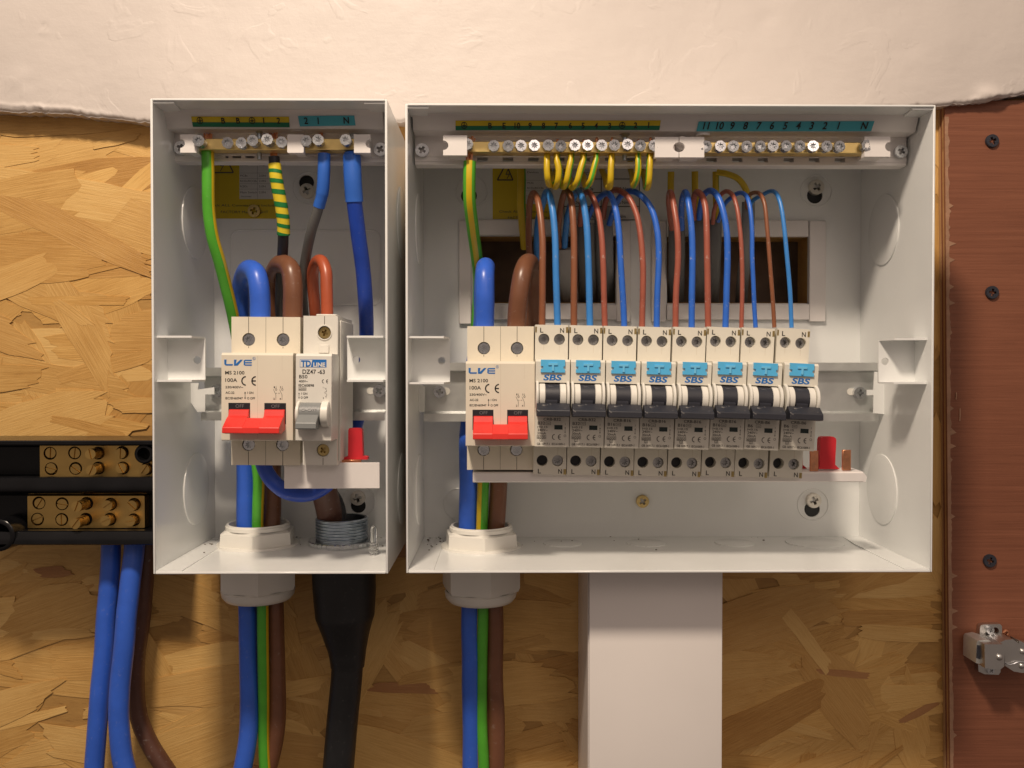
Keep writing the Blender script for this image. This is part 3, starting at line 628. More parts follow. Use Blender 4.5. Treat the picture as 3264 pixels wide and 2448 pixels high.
# =================================================================== TERMINAL STRIPS
def carrier(label, xs, ys, dd, windows, wy, bars, clips, labels, fix, extra):
    """xs: photo x of left and right end on the lower plate; ys: photo heights of the profile; dd: depths"""
    dA, dB, dC, dE = dd; yA, yB, yC, yD, yW0, yW1, yE = ys; mx = (xs[0] + xs[1]) / 2
    zz = lambda y, d: P((mx, y), d).z
    x0, x1 = P((xs[0], 480), dE).x, P((xs[1], 480), dE).x; W0, W1 = x0, x1
    t = thing('terminal_strip', label, 'terminal strip', (x0, dE + 8, zz(yE, dE)), 'white terminal strips along the top')
    zA, zB, zC, zD, zw0, zw1, zE = zz(yA, dA), zz(yB, dB), zz(yC, dC), zz(yD, dE), zz(yW0, dE), zz(yW1, dE), zz(yE, dE)
    bm = BM(); prism(bm, [(dA, zA), (dB, zB), (dC, zC), (dC + 1.5, zC - .2), (dE, zD), (dE, zw0), (dE + 8, zw0), (dE + 8, zD + 2), (dB + 9, zB + 2), (dA + 3, zA + .2)], x0, x1, bev=.25)
    part('carrier', bm, 'plastic', t)
    bm = BM(); cur = x0
    for s0, s1 in windows:
        a, b = P((s0, yW0), dE).x, P((s1, yW0), dE).x; box(bm, cur, a, dE, dE + 8, zw1, zw0 - .01); cur = b
    box(bm, cur, x1, dE, dE + 8, zw1, zw0 - .01); part('window_row', bm, 'plastic', t, 0)
    part('lower_lip', box(BM(), x0, x1, dE, dE + 8.6, zE, zw1 - .01, bev=.25), 'plastic', t)
    for (s0, s1, ya, yb, d0, d1, scr) in bars:
        a, b = P((s0, ya), d0), P((s1, yb), d0); br = part('brass_bar', box(BM(), a.x, b.x, d0, d1, b.z, a.z, bev=.3), 'brass', t)
        for (s, lift, r_) in scr:
            p = P(s, d0 - 2.2 - lift); put('terminal_screw', SCREW['zinc'], br, p, r_, (R(rnd.uniform(-8, 8)), R(rnd.uniform(-70, 70)), R(rnd.uniform(-8, 8))))
            bm = BM(); n_ = int(3 + lift)
            for j in range(n_):
                h0 = p.y + .3 + j * (d0 - p.y) / n_; lathe(bm, [(r_ * .93, h0), (r_ * .93, h0 + .45), (r_ * .82, h0 + .6), (r_ * .82, h0 + .9)], (p.x, 0, p.z), 'y', 16)
            part('screw_shank', bm, 'zinc', br)
        # wire holes seen under the bar
    for (s0, s1, ya, yb, d0, side) in clips:
        a, b = P((s0, ya), d0), P((s1, yb), d0); r_ = (a.z - b.z) * .24; zm = (a.z + b.z) / 2; out = rrect(a.x, b.x, b.z, a.z, .5, 2); o2 = []
        arcn = [(math.cos(R(90 - 180 * i / 10)), math.sin(R(90 - 180 * i / 10))) for i in range(11)]
        if side == 'L': out = [(a.x, a.z), (b.x, a.z), (b.x, b.z), (a.x, b.z)] + [(a.x + r_ * c * 1.1, zm - r_ * s_) for c, s_ in arcn]
        if side == 'R': out = [(b.x, b.z), (a.x, b.z), (a.x, a.z), (b.x, a.z)] + [(b.x - r_ * c * 1.1, zm + r_ * s_) for c, s_ in arcn]
        bm = BM(); plate(bm, out, [], d0, d0 + 4); zc = (a.z - b.z) * .12; box(bm, a.x + 2.5, b.x - 1.2, d0 + 4.01, dE, b.z + zc, a.z - zc); part('end_clip', bm, 'plastic', t, 30)
    # printed label strips on the sloping face
    for (sa, sb, sc, sd, kind, txt) in labels:
        dl = lambda y: dB + (dC - dB) * (y - yB) / (yC - yB) - .4
        bm = BM()
        def quad(bm, p4, off): bm.faces.new([bm.verts.new(P(s, dl(s[1]) - off)) for s in p4])
        def mixs(a_, b_, f): return (a_[0] + (b_[0] - a_[0]) * f, a_[1] + (b_[1] - a_[1]) * f)
        if kind == 'earth':
            m1, m2 = mixs(sa, sd, .54), mixs(sb, sc, .54); quad(bm, (sa, sb, m2, m1), 0); lb = part('label_strip', bm, 'lblyellow', t, 0)
            bm = BM(); quad(bm, (m1, m2, sc, sd), .0); part('label_strip', bm, 'lblgreen', t, 0)
        else: quad(bm, (sa, sb, sc, sd), 0); lb = part('label_strip', bm, 'lblblue', t, 0)
        ym = (sa[1] + sd[1]) / 2; ks = (dC - dB) / (zC - zB); zm_ = P(((sa[0] + sb[0]) / 2, ym), dl(ym)).z
        ii = Ink(dl(ym) - .3, Matrix(((1, 0, 0, 0), (0, 1, ks, -ks * zm_), (0, 0, 1, 0), (0, 0, 0, 1)))); kk = ii.y / F
        for (c, s, h) in txt:
            p = P(s, ii.y)
            if c == '@': ii.earth(p.x, p.z + h * kk / 2, h * kk * .52)
            else: ii.text(c, p.x, p.z, h * kk * 1.1, None, .2, .18 if kind == 'neutral_i' else 0, 'C')
        ii.done('label_text', 'ink', t)
    for s, r_ in fix: put('fixing_screw', SCREW['steel'], t, P(s, dE - 1.5), r_, (0, R(30), 0))
    extra(t)
    return t
def l_extra(t):
    p = P(z1(1335, 350), 471); part('peg', lathe(BM(), [(4, -1), (4, .6), (3.4, 1)], (p.x, 473, p.z), 'z', 18), 'plastic', t)
    p0, p1 = P(z1(1018, 350), 474), P(z1(1020, 600), 474); bm = BM(); tube(bm, [Vector((p0.x, 474, p0.z)), Vector((p0.x, 474, p1.z))], 1.3, 10); lathe(bm, [(1.3, 0), (3.2, 2.2), (3.2, 2.6)], (p0.x, 474, p0.z - 2.2), 'z', 16); part('earth_screw', bm, 'conduit', t)
def r_extra(t):
    p = P(z5(345, 318), 477); part('peg', lathe(BM(), [(4, -1), (4, .6), (3.4, 1)], (p.x, 477, p.z), 'z', 18), 'plastic', t)
    p0, p1 = P(z4(1838, 318), 478), P(z4(1838, 530), 478); bm = BM(); tube(bm, [Vector((p0.x, 478, p0.z)), Vector((p0.x, 478, p1.z))], 1.3, 10); lathe(bm, [(1.3, 0), (3.2, 2.2), (3.2, 2.6)], (p0.x, 478, p0.z - 2.2), 'z', 16); part('earth_screw', bm, 'conduit', t)
    p = P(z5(158, 415), 483); part('fixing_peg', lathe(BM(), [(3.6, 474), (3.6, 482)], (p.x, 0, p.z), 'y', 18), 'plastic', t)
LT = [(c, z1(x, y), h) for c, x, y, h in (('@', 520, 298, 17), ('B', 715, 297, 15), ('B', 840, 297, 15), ('@', 958, 298, 17), ('1', 1055, 297, 15), ('2', 1180, 297, 15))]
LN = [(c, z1(x, y), 17) for c, x, y in (('2', 1410, 300), ('1', 1512, 300), ('N', 1748, 297))]
carrier('terminal strip holding thick cables in the small enclosure', (554, 1232), (348, 366, 410, 426, 496, 504, 516), (462, 464.5, 467.5, 478),
        [a4(1145, 0)[:1] + a4(1185, 0)[:1], a4(1240, 0)[:1] + a4(1365, 0)[:1], a4(1425, 0)[:1] + a4(1550, 0)[:1]], None,
        [(z1(485, 0)[0], z1(1280, 0)[0], z1(0, 425)[1], z1(0, 520)[1], 467, 475, [(z1(510, 445), 3.6, 2.95), (z1(755, 463), 0, 2.95), (z1(872, 467), .6, 2.95), (z1(966, 445), 2.6, 2.95), (z1(1085, 437), 3.6, 2.95), (z1(1208, 460), 0, 2.95)]),
         (z1(1362, 0)[0], z1(1850, 0)[0], z1(0, 425)[1], z1(0, 520)[1], 467, 475, [(z1(1418, 448), .6, 2.95), (z1(1513, 440), 2.4, 2.95), (z1(1745, 440), 3.2, 2.95)])],
        [(a4(505, 0)[0], a4(738, 0)[0], a4(0, 568)[1], a4(0, 825)[1], 463, 'L'), (z1(1252, 0)[0], z1(1390, 0)[0], z1(0, 391)[1], z1(0, 545)[1], 464, ''), (z1(1812, 0)[0], z1(1950, 0)[0], z1(0, 391)[1], z1(0, 545)[1], 464, 'R')],
        [(a4(660, 315), a4(2040, 318), a4(2050, 468), a4(685, 462), 'earth', LT), (z1(1342, 236), z1(1815, 232), z1(1826, 316), z1(1358, 324), 'neutral', LN)],
        [(a4(520, 762), 3.6), (z1(2035, 520), 3.6)], l_extra)
RT = [(c, z4(x, y), h) for c, x, y, h in (('@', 552, 272, 17), ('B', 760, 272, 15), ('E', 872, 272, 15), ('10', 978, 272, 15), ('9', 1080, 272, 15), ('8', 1187, 272, 15), ('7', 1290, 272, 15), ('6', 1403, 272, 15), ('5', 1505, 272, 15), ('4', 1610, 272, 15), ('3', 1718, 272, 15), ('@', 1818, 272, 17), ('2', 1925, 270, 15), ('1', 2030, 268, 15))]
RN = [(c, z5(x, 272), 19) for c, x in (('11', 368), ('10', 476), ('9', 572), ('8', 676), ('7', 780), ('6', 884), ('5', 988), ('4', 1090), ('3', 1194), ('2', 1298), ('1', 1404), ('N', 1606))]
wins = [(z4(x, 0)[0], z4(x + 85, 0)[0]) for x in (655, 860, 1065, 1270, 1475, 1680, 1850)] + [(z5(x, 0)[0], z5(x + 82, 0)[0]) for x in (373, 575, 775, 977, 1177, 1378)]
carrier('long terminal strip across the top of the large enclosure', (1323, 2890), (350, 368, 418, 437, 502, 516, 527), (467, 469, 472.5, 483), wins, None,
        [(a3(840, 0)[0], z4(2085, 0)[0], z4(0, 378)[1], z4(0, 468)[1], 472, 480, [(z4(x, y), l, 3.0) for x, y, l in ((583, 405, 1.5), (790, 417, 0), (905, 417, 0), (1005, 416, 0), (1112, 415, 0), (1225, 412, 0), (1328, 417, 0), (1437, 414, .3), (1540, 415, 0), (1650, 414, 0), (1755, 412, .3), (1860, 408, .6), (1963, 415, 0), (2070, 415, .4))]),
         (z5(345, 0)[0], z5(1640, 0)[0], z5(0, 375)[1], z5(0, 462)[1], 472, 480, [(z5(x, y), .8, 3.0) for x, y in ((370, 412), (478, 412), (582, 412), (685, 412), (790, 412), (890, 410), (993, 410), (1100, 410), (1205, 412), (1310, 412), (1410, 413), (1622, 405))])],
        [(a3(497, 0)[0], a3(835, 0)[0], a3(0, 402)[1], a3(0, 686)[1], 467, 'L'), (z4(2080, 0)[0], z5(155, 0)[0], z5(0, 335)[1], z5(0, 495)[1], 468, 'R'), (z5(162, 0)[0], z5(356, 0)[0], z5(0, 335)[1], z5(0, 495)[1], 468, 'L'), (z5(1612, 0)[0], z5(1813, 0)[0], z5(0, 332)[1], z5(0, 490)[1], 468, 'R')],
        [(z4(482, 212), z4(2128, 210), z4(2116, 288), z4(483, 290), 'earth', RT), (z5(312, 214), z5(1690, 211), z5(1664, 291), z5(294, 292), 'neutral_i', RN)],
        [(a3(203, 618), 3.65), (z5(1894, 452), 3.5)], r_extra)

# =================================================================== SWITCHGEAR (built in its own frame: rail at y = 0, face at y = -60)
def shoulder_plate(bm, x0, x1, z0, z1, holes, yf, depth=5.5):
    plate(bm, [(x0, z0), (x1, z0), (x1, z1), (x0, z1)], [circ(cx, cz, r, 20) for cx, cz, r in holes], yf, yf + depth)
def device_body(t, w, zt, zb, face_t, face_b, holes_t, holes_b, m_, yf=-60, ys=-44, recess=None):
    h = w / 2; prof = [(-3, zt), (ys + 5.5, zt), (ys + 5.5, face_t - .3), (ys, face_t), (yf + 1.2, face_t), (yf, face_t - 1.2)]
    if recess: prof += [(yf, recess[0]), (yf + recess[2], recess[0] - .3), (yf + recess[2], recess[1] + .3), (yf, recess[1])]
    prof += [(yf, face_b + .4), (yf + .4, face_b), (ys, face_b), (ys + 5.5, face_b + .3), (ys + 5.5, zb), (-3, zb)]
    b = part('housing', prism(BM(), prof, -h, h), m_, t, 20, True)
    bm = BM(); shoulder_plate(bm, -h + .05, h - .05, face_t + .02, zt - .02, holes_t, ys); part('upper_shoulder', bm, m_, t, 20, True)
    bm = BM(); shoulder_plate(bm, -h + .05, h - .05, zb + .02, face_b - .02, holes_b, ys); part('lower_shoulder', bm, m_, t, 20, True)
    return b
def groove(bm, x, z0, z1, y, w=.3): box(bm, x - w / 2, x + w / 2, y - .04, y + .3, z0, z1)

def main_switch(label, origin, roll):
    t = thing('main_switch', label, 'main switch', origin, 'double pole main switches', roll)
    ht = [(-8.9, 29.1, 3.35), (8.85, 29.1, 3.35)]; hb = [(-8.9, -25.3, 3.35), (8.6, -25.3, 3.35)]
    device_body(t, 35.6, 40.8, -36, 21.9, -22, ht, hb, 'cream')
    for x, z, r_ in ht + hb:
        put('terminal_screw', SCREW['zinc'], t, (x + .1, -42.2, z - .1), 3.0, (0, R(rnd.uniform(0, 180)), 0), True)
    bm = BM()
    for x in (-8.9, 8.85): groove(bm, x, 32.5, 40.7, -44); groove(bm, x, 24.6, 25.5, -44); groove(bm, x, -35.9, -28.8, -44)
    groove(bm, 0, 22.2, 40.7, -44, .16); groove(bm, 0, -35.9, -22.2, -44, .16); part('seam', bm, 'seam', t, 0, True)
    bm = BM(); groove(bm, .2, -21, 20.5, -60, .12); groove(bm, -3.2, 13, 20.5, -60, .08); groove(bm, 12.4, 13, 20.5, -60, .08); part('mould_line', bm, mline, t, 0, True)
    for x0, x1 in ((-14.3, -3.5), (3.6, 14.4)):
        part('indicator_window', box(BM(), x0, x1, -60.08, -58, -13.6, -3.1), 'black', t, 0, True)
    i_ = Ink(-60.2)
    for x in (-8.6, 9.2): i_.text('OFF', x, -5.5, 1.75, 4.2, 0, 0, 'C')
    i_.done('printed_text', 'inkdim', t, True)
    # linked red lever
    pr = [(-60, -6.3), (-61.6, -6.5), (-62.6, -9.4), (-65, -10.3), (-72, -14.7), (-72.3, -17.4), (-67, -18.1), (-60, -16.5)]
    bm = BM(); prism(bm, pr, -13.7, -3.75, .2); prism(bm, pr, 4.0, 14.0, .2)
    prism(bm, [(-60.2, -10.6), (-64.9, -10.5), (-71.9, -14.8), (-72.2, -17.3), (-67, -18.0), (-60.2, -16.4)], -3.8, 4.05); part('lever', bm, 'red', t, 25, True)
    L = lambda x: (x - 1057) * .05127
    Zf = lambda y: (970 - y) * .05127
    i_ = Ink(-60.1); i_.text('MS 2100', L(746), Zf(753), 1.75, 9.6, .12); i_.text('100A', L(748), Zf(826), 1.85, 5.9, .12)
    i_.ce(L(950), Zf(816), 4.9)
    i_.text('230/400V~', L(748), Zf(888), 1.15, 8.9); i_.text('AC-22', L(750), Zf(942), 1.15, 4.4); i_.text('IEC/EN60947', L(748), Zf(996), 1.15, 8.7)
    i_.text('I ON', L(962), Zf(942), 1.15, 3.0); i_.text('O OFF', L(960), Zf(996), 1.15, 3.9); i_.arrow(L(940), Zf(996), Zf(920), .9, .22)
    for a, n0, n1 in ((1215, '1', '2'), (1275, '3', '4')):
        i_.text(n0, L(a + 4), Zf(884), .9, .5); i_.line(L(a + 26), Zf(866), L(a + 26), Zf(888), .14); i_.arc(L(a + 26), Zf(898), .45, 0, 360, .14, 10)
        i_.line(L(a), Zf(898), L(a + 24), Zf(950), .16); i_.line(L(a + 24), Zf(950), L(a + 24), Zf(998), .16); i_.text(n1, L(a), Zf(998), .95, .7)
    i_.line(L(1237), Zf(934), L(1250), Zf(934), .16); i_.line(L(1262), Zf(934), L(1278), Zf(934), .16)
    i_.done('printed_text', 'ink', t, True)
    i_ = Ink(-60.1)      # brand: rounded slab letters
    h0, h1 = Zf(668), Zf(610); tk = .62
    i_.poly([(L(737), h0 + 3), (L(760), h0 + 3), (L(757), h0 + .75), (L(822), h0 + .75), (L(818), h0), (L(752), h0), (L(738), h0 + .7)])
    i_.poly([(L(832), h1), (L(858), h1), (L(850), h0 + 1.0), (L(848), h0), (L(832), h0)])
    i_.poly([(L(893), h1), (L(918), h1), (L(866), h0), (L(846), h0), (L(850), h0 + .9)])
    for zc in (h0, (h0 + h1) / 2 - tk / 2, h1 - tk): i_.poly([(L(940), zc), (L(1003), zc), (L(1006), zc + tk), (L(940), zc + tk)])
    i_.poly([(L(926), h0 + .4), (L(940), h0), (L(940), h1), (L(926), h1 - .4)]); i_.arc(L(1027), Zf(598), .72, 0, 360, .13, 14); i_.text('R', L(1027), Zf(606), .8, .6, 0, 0, 'C')
    i_.done('brand_lettering', 'inkblue', t, True)
    return t
mline = mat('mould_line', (.56, .50, .40), .5)
fl = P(z2(1000, 960), 444); ms1 = main_switch('red-levered double switch in the small enclosure', (fl.x, 504, fl.z), 0.35)
fr_ = P(z6(1057, 970), 458); ms2 = main_switch('red-levered double switch at the left end of the long breaker row', (fr_.x, 518, fr_.z), .15)

# single pole breaker with the grey lever
fm = P(z2(1473, 962), 439)
t = thing('grey_lever_breaker', 'single white breaker with grey lever beside the red-levered switch', 'breaker', (fm.x, 499, fm.z), roll=.5)
device_body(t, 17.6, 41, -35.5, 21.4, -21.8, [(2.0, 32.5, 3.4)], [(1.6, -27.8, 3.3)], 'light')
put('terminal_screw', SCREW['brassy'], t, (2.0, -42.0, 32.4), 3.0, (0, R(20), 0), True); put('terminal_screw', SCREW['brassy'], t, (1.6, -42.2, -27.8), 3.0, (0, R(50), 0), True)
bm = BM(); lathe_open(bm, [(3.4, -43.9), (3.4, -44.5), (3.9, -44.5), (3.9, -43.9)], (2.0, 0, 32.5), 'y', 24); lathe_open(bm, [(3.3, -43.9), (3.3, -44.4), (3.75, -44.4), (3.75, -43.9)], (1.6, 0, -27.8), 'y', 24); part('terminal_collar', bm, 'light', t, 30, True)
bm = BM(); groove(bm, 2.0, 36.6, 40.9, -44); groove(bm, 1.6, -35.4, -31.4, -44); part('seam', bm, 'seam', t, 0, True)
part('clip_tab', box(BM(), -.6, 4.4, -45.2, -43.9, 22, 26.2, bev=.2), 'light', t, 40, True)
part('top_cap', box(BM(), -2.5, 7.8, -43, -30, 41.02, 42.0, bev=.3), 'light', t, 40, True)
part('rail_foot', box(BM(), 8.82, 9.6, -40, -2, -34, 39, bev=.3), 'light', t, 40, True)
G = lambda x: (x - 1473) * .0590
H = lambda y: (962 - y) * .0590
for x0, x1 in ((1340, 1372), (1545, 1612)):
    bm = BM(); lathe(bm, [(5.6, 0), (6.3, .4), (6.3, G(x1) - G(x0) - .4), (5.6, G(x1) - G(x0))], (G(x0), -60.5, H(1105)), 'x', 36); part('lever_cheek', bm, 'light', t, 40, True)
bm = BM(); lathe(bm, [(5.4, 0), (5.4, G(1543) - G(1374))], (G(1374), -60.5, H(1100)), 'x', 36); part('lever_drum', bm, 'greyp', t, 40, True)
part('lever', prism(BM(), [(-64, -7.2), (-71.5, -12.2), (-71.8, -15.0), (-66, -15.8), (-60, -12)], G(1366), G(1536), .25), 'greyp', t, 25, True)
i_ = Ink(-66.0); i_.text('O-OFF', G(1457), H(1075), 2.2, 7.6, .02, 0, 'C'); i_.done('printed_text', 'inkwhite', t, True)
i_ = Ink(-60.1); i_.text('DZ47 -63', G(1380), H(768), 2.2, 11.0); i_.text('B50', G(1352), H(806), 1.75, 4.1, .1); i_.text('400V~', G(1350), H(840), 1.15, 4.4); i_.text('IEC60898', G(1348), H(875), 1.25, 7.6)
i_.ce(G(1560), H(830), 2.0); i_.text('I ON', G(1372), H(943), 1.1, 2.9); i_.text('O OFF', G(1366), H(976), 1.1, 3.6); i_.arrow(G(1352), H(978), H(925), .7, .18)
i_.line(G(1578), H(885), G(1578), H(895), .14); i_.line(G(1565), H(883), G(1582), H(905), .14); i_.line(G(1582), H(905), G(1582), H(918), .14); i_.line(G(1582), H(918), G(1568), H(918), .14); i_.line(G(1568), H(918), G(1568), H(932), .14); i_.arc(G(1572), H(945), .75, -90, 90, .14, 8); i_.line(G(1578), H(958), G(1578), H(972), .14); i_.text('1', G(1552), H(888), .8); i_.text('2', G(1552), H(976), .8)
i_.done('printed_text', 'ink', t, True)
i_ = Ink(-60.1); i_.frame(G(1348), G(1412), H(908), H(884), .12); i_.text('6000', G(1352), H(904), .9, 3.3); i_.done('printed_text', 'inkgrey', t, True)
part('brand_panel', box(BM(), G(1358), G(1580), -60.08, -59.9, H(714), H(648)), 'inkblue', t, 0, True)
i_ = Ink(-60.16); i_.poly([(G(1361), H(711)), (G(1450), H(711)), (G(1462), H(651)), (G(1361), H(651))]); i_.text('LINE', G(1470), H(708), 2.1, 5.9, .35); i_.done('brand_lettering', 'light', t, True)
i_ = Ink(-60.24); i_.text('TD', G(1368), H(706), 3.0, 4.9, .4); i_.done('brand_lettering', 'inkblue', t, True)

# ---- residual current breakers
RY = -60
def breaker(label, origin, roll, rating):
    t = thing('residual_breaker', label, 'breaker', origin, 'row of eight slim breakers', roll)
    ht = [(-4.1, 33.4, 2.95), (4.15, 33.4, 2.95)]; hb = [(-4.1, -31.2, 2.95), (4.1, -31.2, 2.95)]
    device_body(t, 17.55, 41, -38.6, 22.5, -22.6, ht, hb, 'cream2', recess=(10.6, -3.0, 6))
    for x, z, r_ in ht: put('terminal_screw', SCREW['dull'], t, (x, -40.2, z), 2.75, (0, R(rnd.uniform(0, 180)), 0), True)
    put('terminal_screw', SCREW['dull'], t, (4.1, -40.6, -31.2), 2.75, (0, R(rnd.uniform(0, 180)), 0), True)
    bm = BM(); lathe(bm, [(2.9, -39.0), (2.9, -38.4)], (-4.1, 0, -31.2), 'y', 18); part('empty_terminal', bm, 'black', t, 40, True)
    bm = BM(); groove(bm, -4.1, 27.5, 30.2, -44, .14); groove(bm, 4.15, 26.5, 30.2, -44, .14); groove(bm, 4.1, -28, -23, -44, .14); part('mould_line', bm, mline, t, 0, True)['kind'] = 'stuff'
    for x0, x1, z0, z1_ in ((7.55, 8.7, 36.9, 39.9), (-8.7, -7.9, 36.9, 39.9), (7.3, 8.7, -38.5, -35.6)):
        bm = BM(); box(bm, x0, x1, -44.12, -43, z0, z1_); part('rivet_hole', bm, 'brassy', t, 0, True)
    # blue test button with notched sides and a raised T
    b_ = [(-6.2, 15.8), (6.2, 15.8), (6.2, 17.6), (5.4, 17.6), (5.4, 19.0), (6.2, 19.0), (6.2, 22.3), (-6.2, 22.3), (-6.2, 19.0), (-5.0, 19.0), (-5.0, 17.6), (-6.2, 17.6)]
    bm = BM(); plate(bm, b_, [], -61.0, -59.5); b_o = part('test_button', bm, 'sky', t, 30, True)
    bm = BM(); plate(bm, [(-2.4, 20.6), (-2.4, 19.5), (-.55, 19.5), (-.55, 16.6), (.55, 16.6), (.55, 19.5), (2.4, 19.5), (2.4, 20.6)], [], -61.55, -60.9); part('raised_letter', bm, 'skyT', b_o, 0, True)
    i_ = Ink(-60.1); i_.text('SBS', -4.9, 11.8, 3.0, 9.2, .28, .22); i_.done('brand_lettering', 'inkblue', t, True)
    for x0, x1, r_ in ((-8.6, -7.1, 8.0), (7.1, 8.6, 8.0), (-6.9, -3.7, 6.7), (3.6, 6.9, 6.7)):
        bm = BM(); lathe(bm, [(r_ - .5, 0), (r_, .35), (r_, x1 - x0 - .35), (r_ - .5, x1 - x0)], (x0, -58.6, 3.4), 'x', 32); part('lever_cheek', bm, 'light', t, 35, True)
    bm = BM(); lathe(bm, [(6.5, 0), (6.5, 7.2)], (-3.65, -58.6, 3.4), 'x', 32); part('lever_drum', bm, 'toggle', t, 35, True)
    bm = BM(); prism(bm, [(-64.4, 2.2), (-66.5, 1.2), (-66.5, -2), (-62, -3)], -3.5, 2.2)
    prism(bm, [(-64.6, .3), (-67, 0), (-72, -3.2), (-72.2, -6.1), (-67, -6.6), (-61.5, -5.0), (-61.5, -1.0)], -8.35, 8.35, .22); part('lever', bm, 'toggle', t, 25, True)
    part('status_window', box(BM(), 1.2, 5.4, -60.07, -59.5, -13.5, -11.2), 'window', t, 0, True)
    i_ = Ink(-60.1)
    for c, x in (('L', -5.4), ('N', 5.4)): pass
    U = lambda x: (x - 1582) * .0509
    V = lambda y: (967 - y) * .0509
    i_.text(rating, U(1437), V(1184), 1.6, 1.25 * len(rating), .1); i_.frame(U(1520), U(1568), V(1184), V(1156), .16); i_.text('~', U(1530), V(1180), 1.3, 1.4)
    i_.text('I<0.1S', U(1435), V(1218), 1.1, 5.2); i_.text('240V~', U(1435), V(1250), 1.25, 5.2); i_.text('30mA', U(1434), V(1283), 1.25, 4.5)
    i_.ce(U(1612), V(1308), 3.0); i_.arc(U(1714), V(1295), .55, 0, 360, .16, 12); i_.arrow(U(1715), V(1268), V(1205), .7, .18); i_.line(U(1715), V(1168), U(1715), V(1188), .14)
    i_.text('GB 16917.1  IEC61009-1', U(1432), V(1390), 1.2, 14.1)
    i_.frame(U(1432), U(1522), V(1325), V(1293), .18); i_.text('6000', U(1437), V(1321), 1.2, 4.0); i_.frame(U(1460), U(1490), V(1352), V(1327), .18); i_.text('3', U(1470), V(1349), .9)
    i_.done('printed_text', 'inkgrey', t, True)
    i_ = Ink(-60.1); i_.text('CRB-' + rating, 0, V(1143), 1.5, 8.9 if len(rating) > 2 else 7.9, .1, 0, 'C'); i_.done('printed_text', 'inkgrey', t, True)
    i_ = Ink(-44.12)
    for c, x in (('L', -5.3), ('N', 5.5)): i_.text(c, x, 36.9, 2.6, 1.7 if c == 'L' else 2.1, .12, 0, 'C'); i_.text(c, x - (.2 if c == 'L' else 0), -38.0, 2.5, 1.6 if c == 'L' else 2.0, .12, 0, 'C')
    i_.done('terminal_letters', 'ink', t, True)['kind'] = 'stuff'
    return t
cx = [1760.6, 1873.5, 1985.4, 2097.5, 2210, 2322.5, 2434, 2549.5]
names = ['first slim breaker next to the red-levered switch', 'second slim breaker counted from the red-levered switch', 'third slim breaker counted from the red-levered switch', 'fourth slim breaker counted from the red-levered switch',
         'fifth slim breaker counted from the red-levered switch', 'sixth slim breaker counted from the red-levered switch', 'seventh slim breaker, left of the last dark gap in the row', 'last slim breaker at the right end, beside the bare copper teeth']
proto = {}; rat = ['B32', 'B32', 'B16', 'B16', 'B16', 'B16', 'B6', 'B6']; RCB = []
for k in range(8):
    sy = 1286 + 1.45 * k; p = P((cx[k], sy), 455); org = (p.x - (.2 if k else 0), 515 + rnd.uniform(-.5, .5), p.z + rnd.uniform(-.25, .25)); roll = .6 + 2.5 * k / 7 + rnd.uniform(-.22, .22)
    if rat[k] not in proto: t = breaker(names[k] + ', marked ' + rat[k], org, roll, rat[k]); proto[rat[k]] = t
    else:
        t = copy_tree(proto[rat[k]]); t.location = world_pt(org); t.rotation_euler = (0, R(roll), 0); t['label'] = names[k] + ', marked ' + rat[k]
        ORG[t] = Vector(org)
        for ch in t.children:
            if ch.name.startswith('terminal_screw'): ch.rotation_euler = (R(rnd.uniform(-4, 4)), R(rnd.uniform(0, 180)), R(rnd.uniform(-4, 4)))
    RCB.append(t)

# =================================================================== BUSBARS
a, b = P((1507, 1506), 475), P((2752, 1537), 475)
t = thing('busbar', 'long white busbar under the breaker row with red caps and copper teeth', 'busbar', (a.x, 490, b.z))
zt_, zb_ = a.z, b.z
prof = [(475, zt_ - .6), (475.6, zt_), (478, zt_ + .2), (494, zt_ + .6), (494, zb_ + 1), (476, zb_), (475, zb_ + .6)]
bm = BM(); prism(bm, prof, a.x, b.x); part('shroud', bm, 'plastic', t, 25)
e = P(a5(1632, 790), 475); bm = BM(); plate(bm, [(b.x, zt_ - .2), (b.x + (e.x - b.x) * .6, zt_ - 1.6), (e.x, (zt_ + zb_) / 2), (b.x + (e.x - b.x) * .7, zb_ + .3), (b.x, zb_)], [], 475.2, 490); part('end_cap', bm, 'plastic', t, 30)
def tooth(parent, s0, s1, d, m_, name, th=1.6, bev=.25):
    p, q_ = P(s0, d), P(s1, d); part(name, box(BM(), p.x, q_.x, d, d + th, q_.z, p.z, bev=bev), m_, parent)
for s0, s1 in ((a5(865, 412), a5(972, 690)), (a5(1302, 400), a5(1416, 678))): tooth(t, s0, s1, 477, 'copper', 'copper_tooth')
def redcap(parent, pts, d, th):
    bm = BM(); plate(bm, [pzh(s, d) for s in pts], [], d, d + th); bmesh.ops.bevel(bm, geom=[e_ for e_ in bm.edges if len(e_.link_faces) == 2 and e_.calc_face_angle(0) > .8], offset=.35, segments=2, profile=.5, affect='EDGES'); part('tooth_cap', bm, 'redsoft', parent, 30)
redcap(t, [a5(1000, 262), a5(1015, 232), a5(1040, 222), a5(1175, 222), a5(1205, 240), a5(1216, 268), a5(1200, 600), a5(1262, 662), a5(975, 662), a5(990, 600)], 480, 5)
redcap(t, [a5(640, 400), a5(764, 400), a5(762, 600), a5(830, 664), a5(640, 664)], 488, 3)
a, b = P(z3(1226, 250), 462), P(z3(2027, 466), 462)
t = thing('busbar', 'short plain white busbar shroud below the grey-levered breaker', 'busbar', (a.x, 470, b.z))
bm = BM(); box(bm, a.x, b.x, 462, 463.2, b.z, a.z, bev=.2); part('shroud', bm, 'plastic', t, 30)
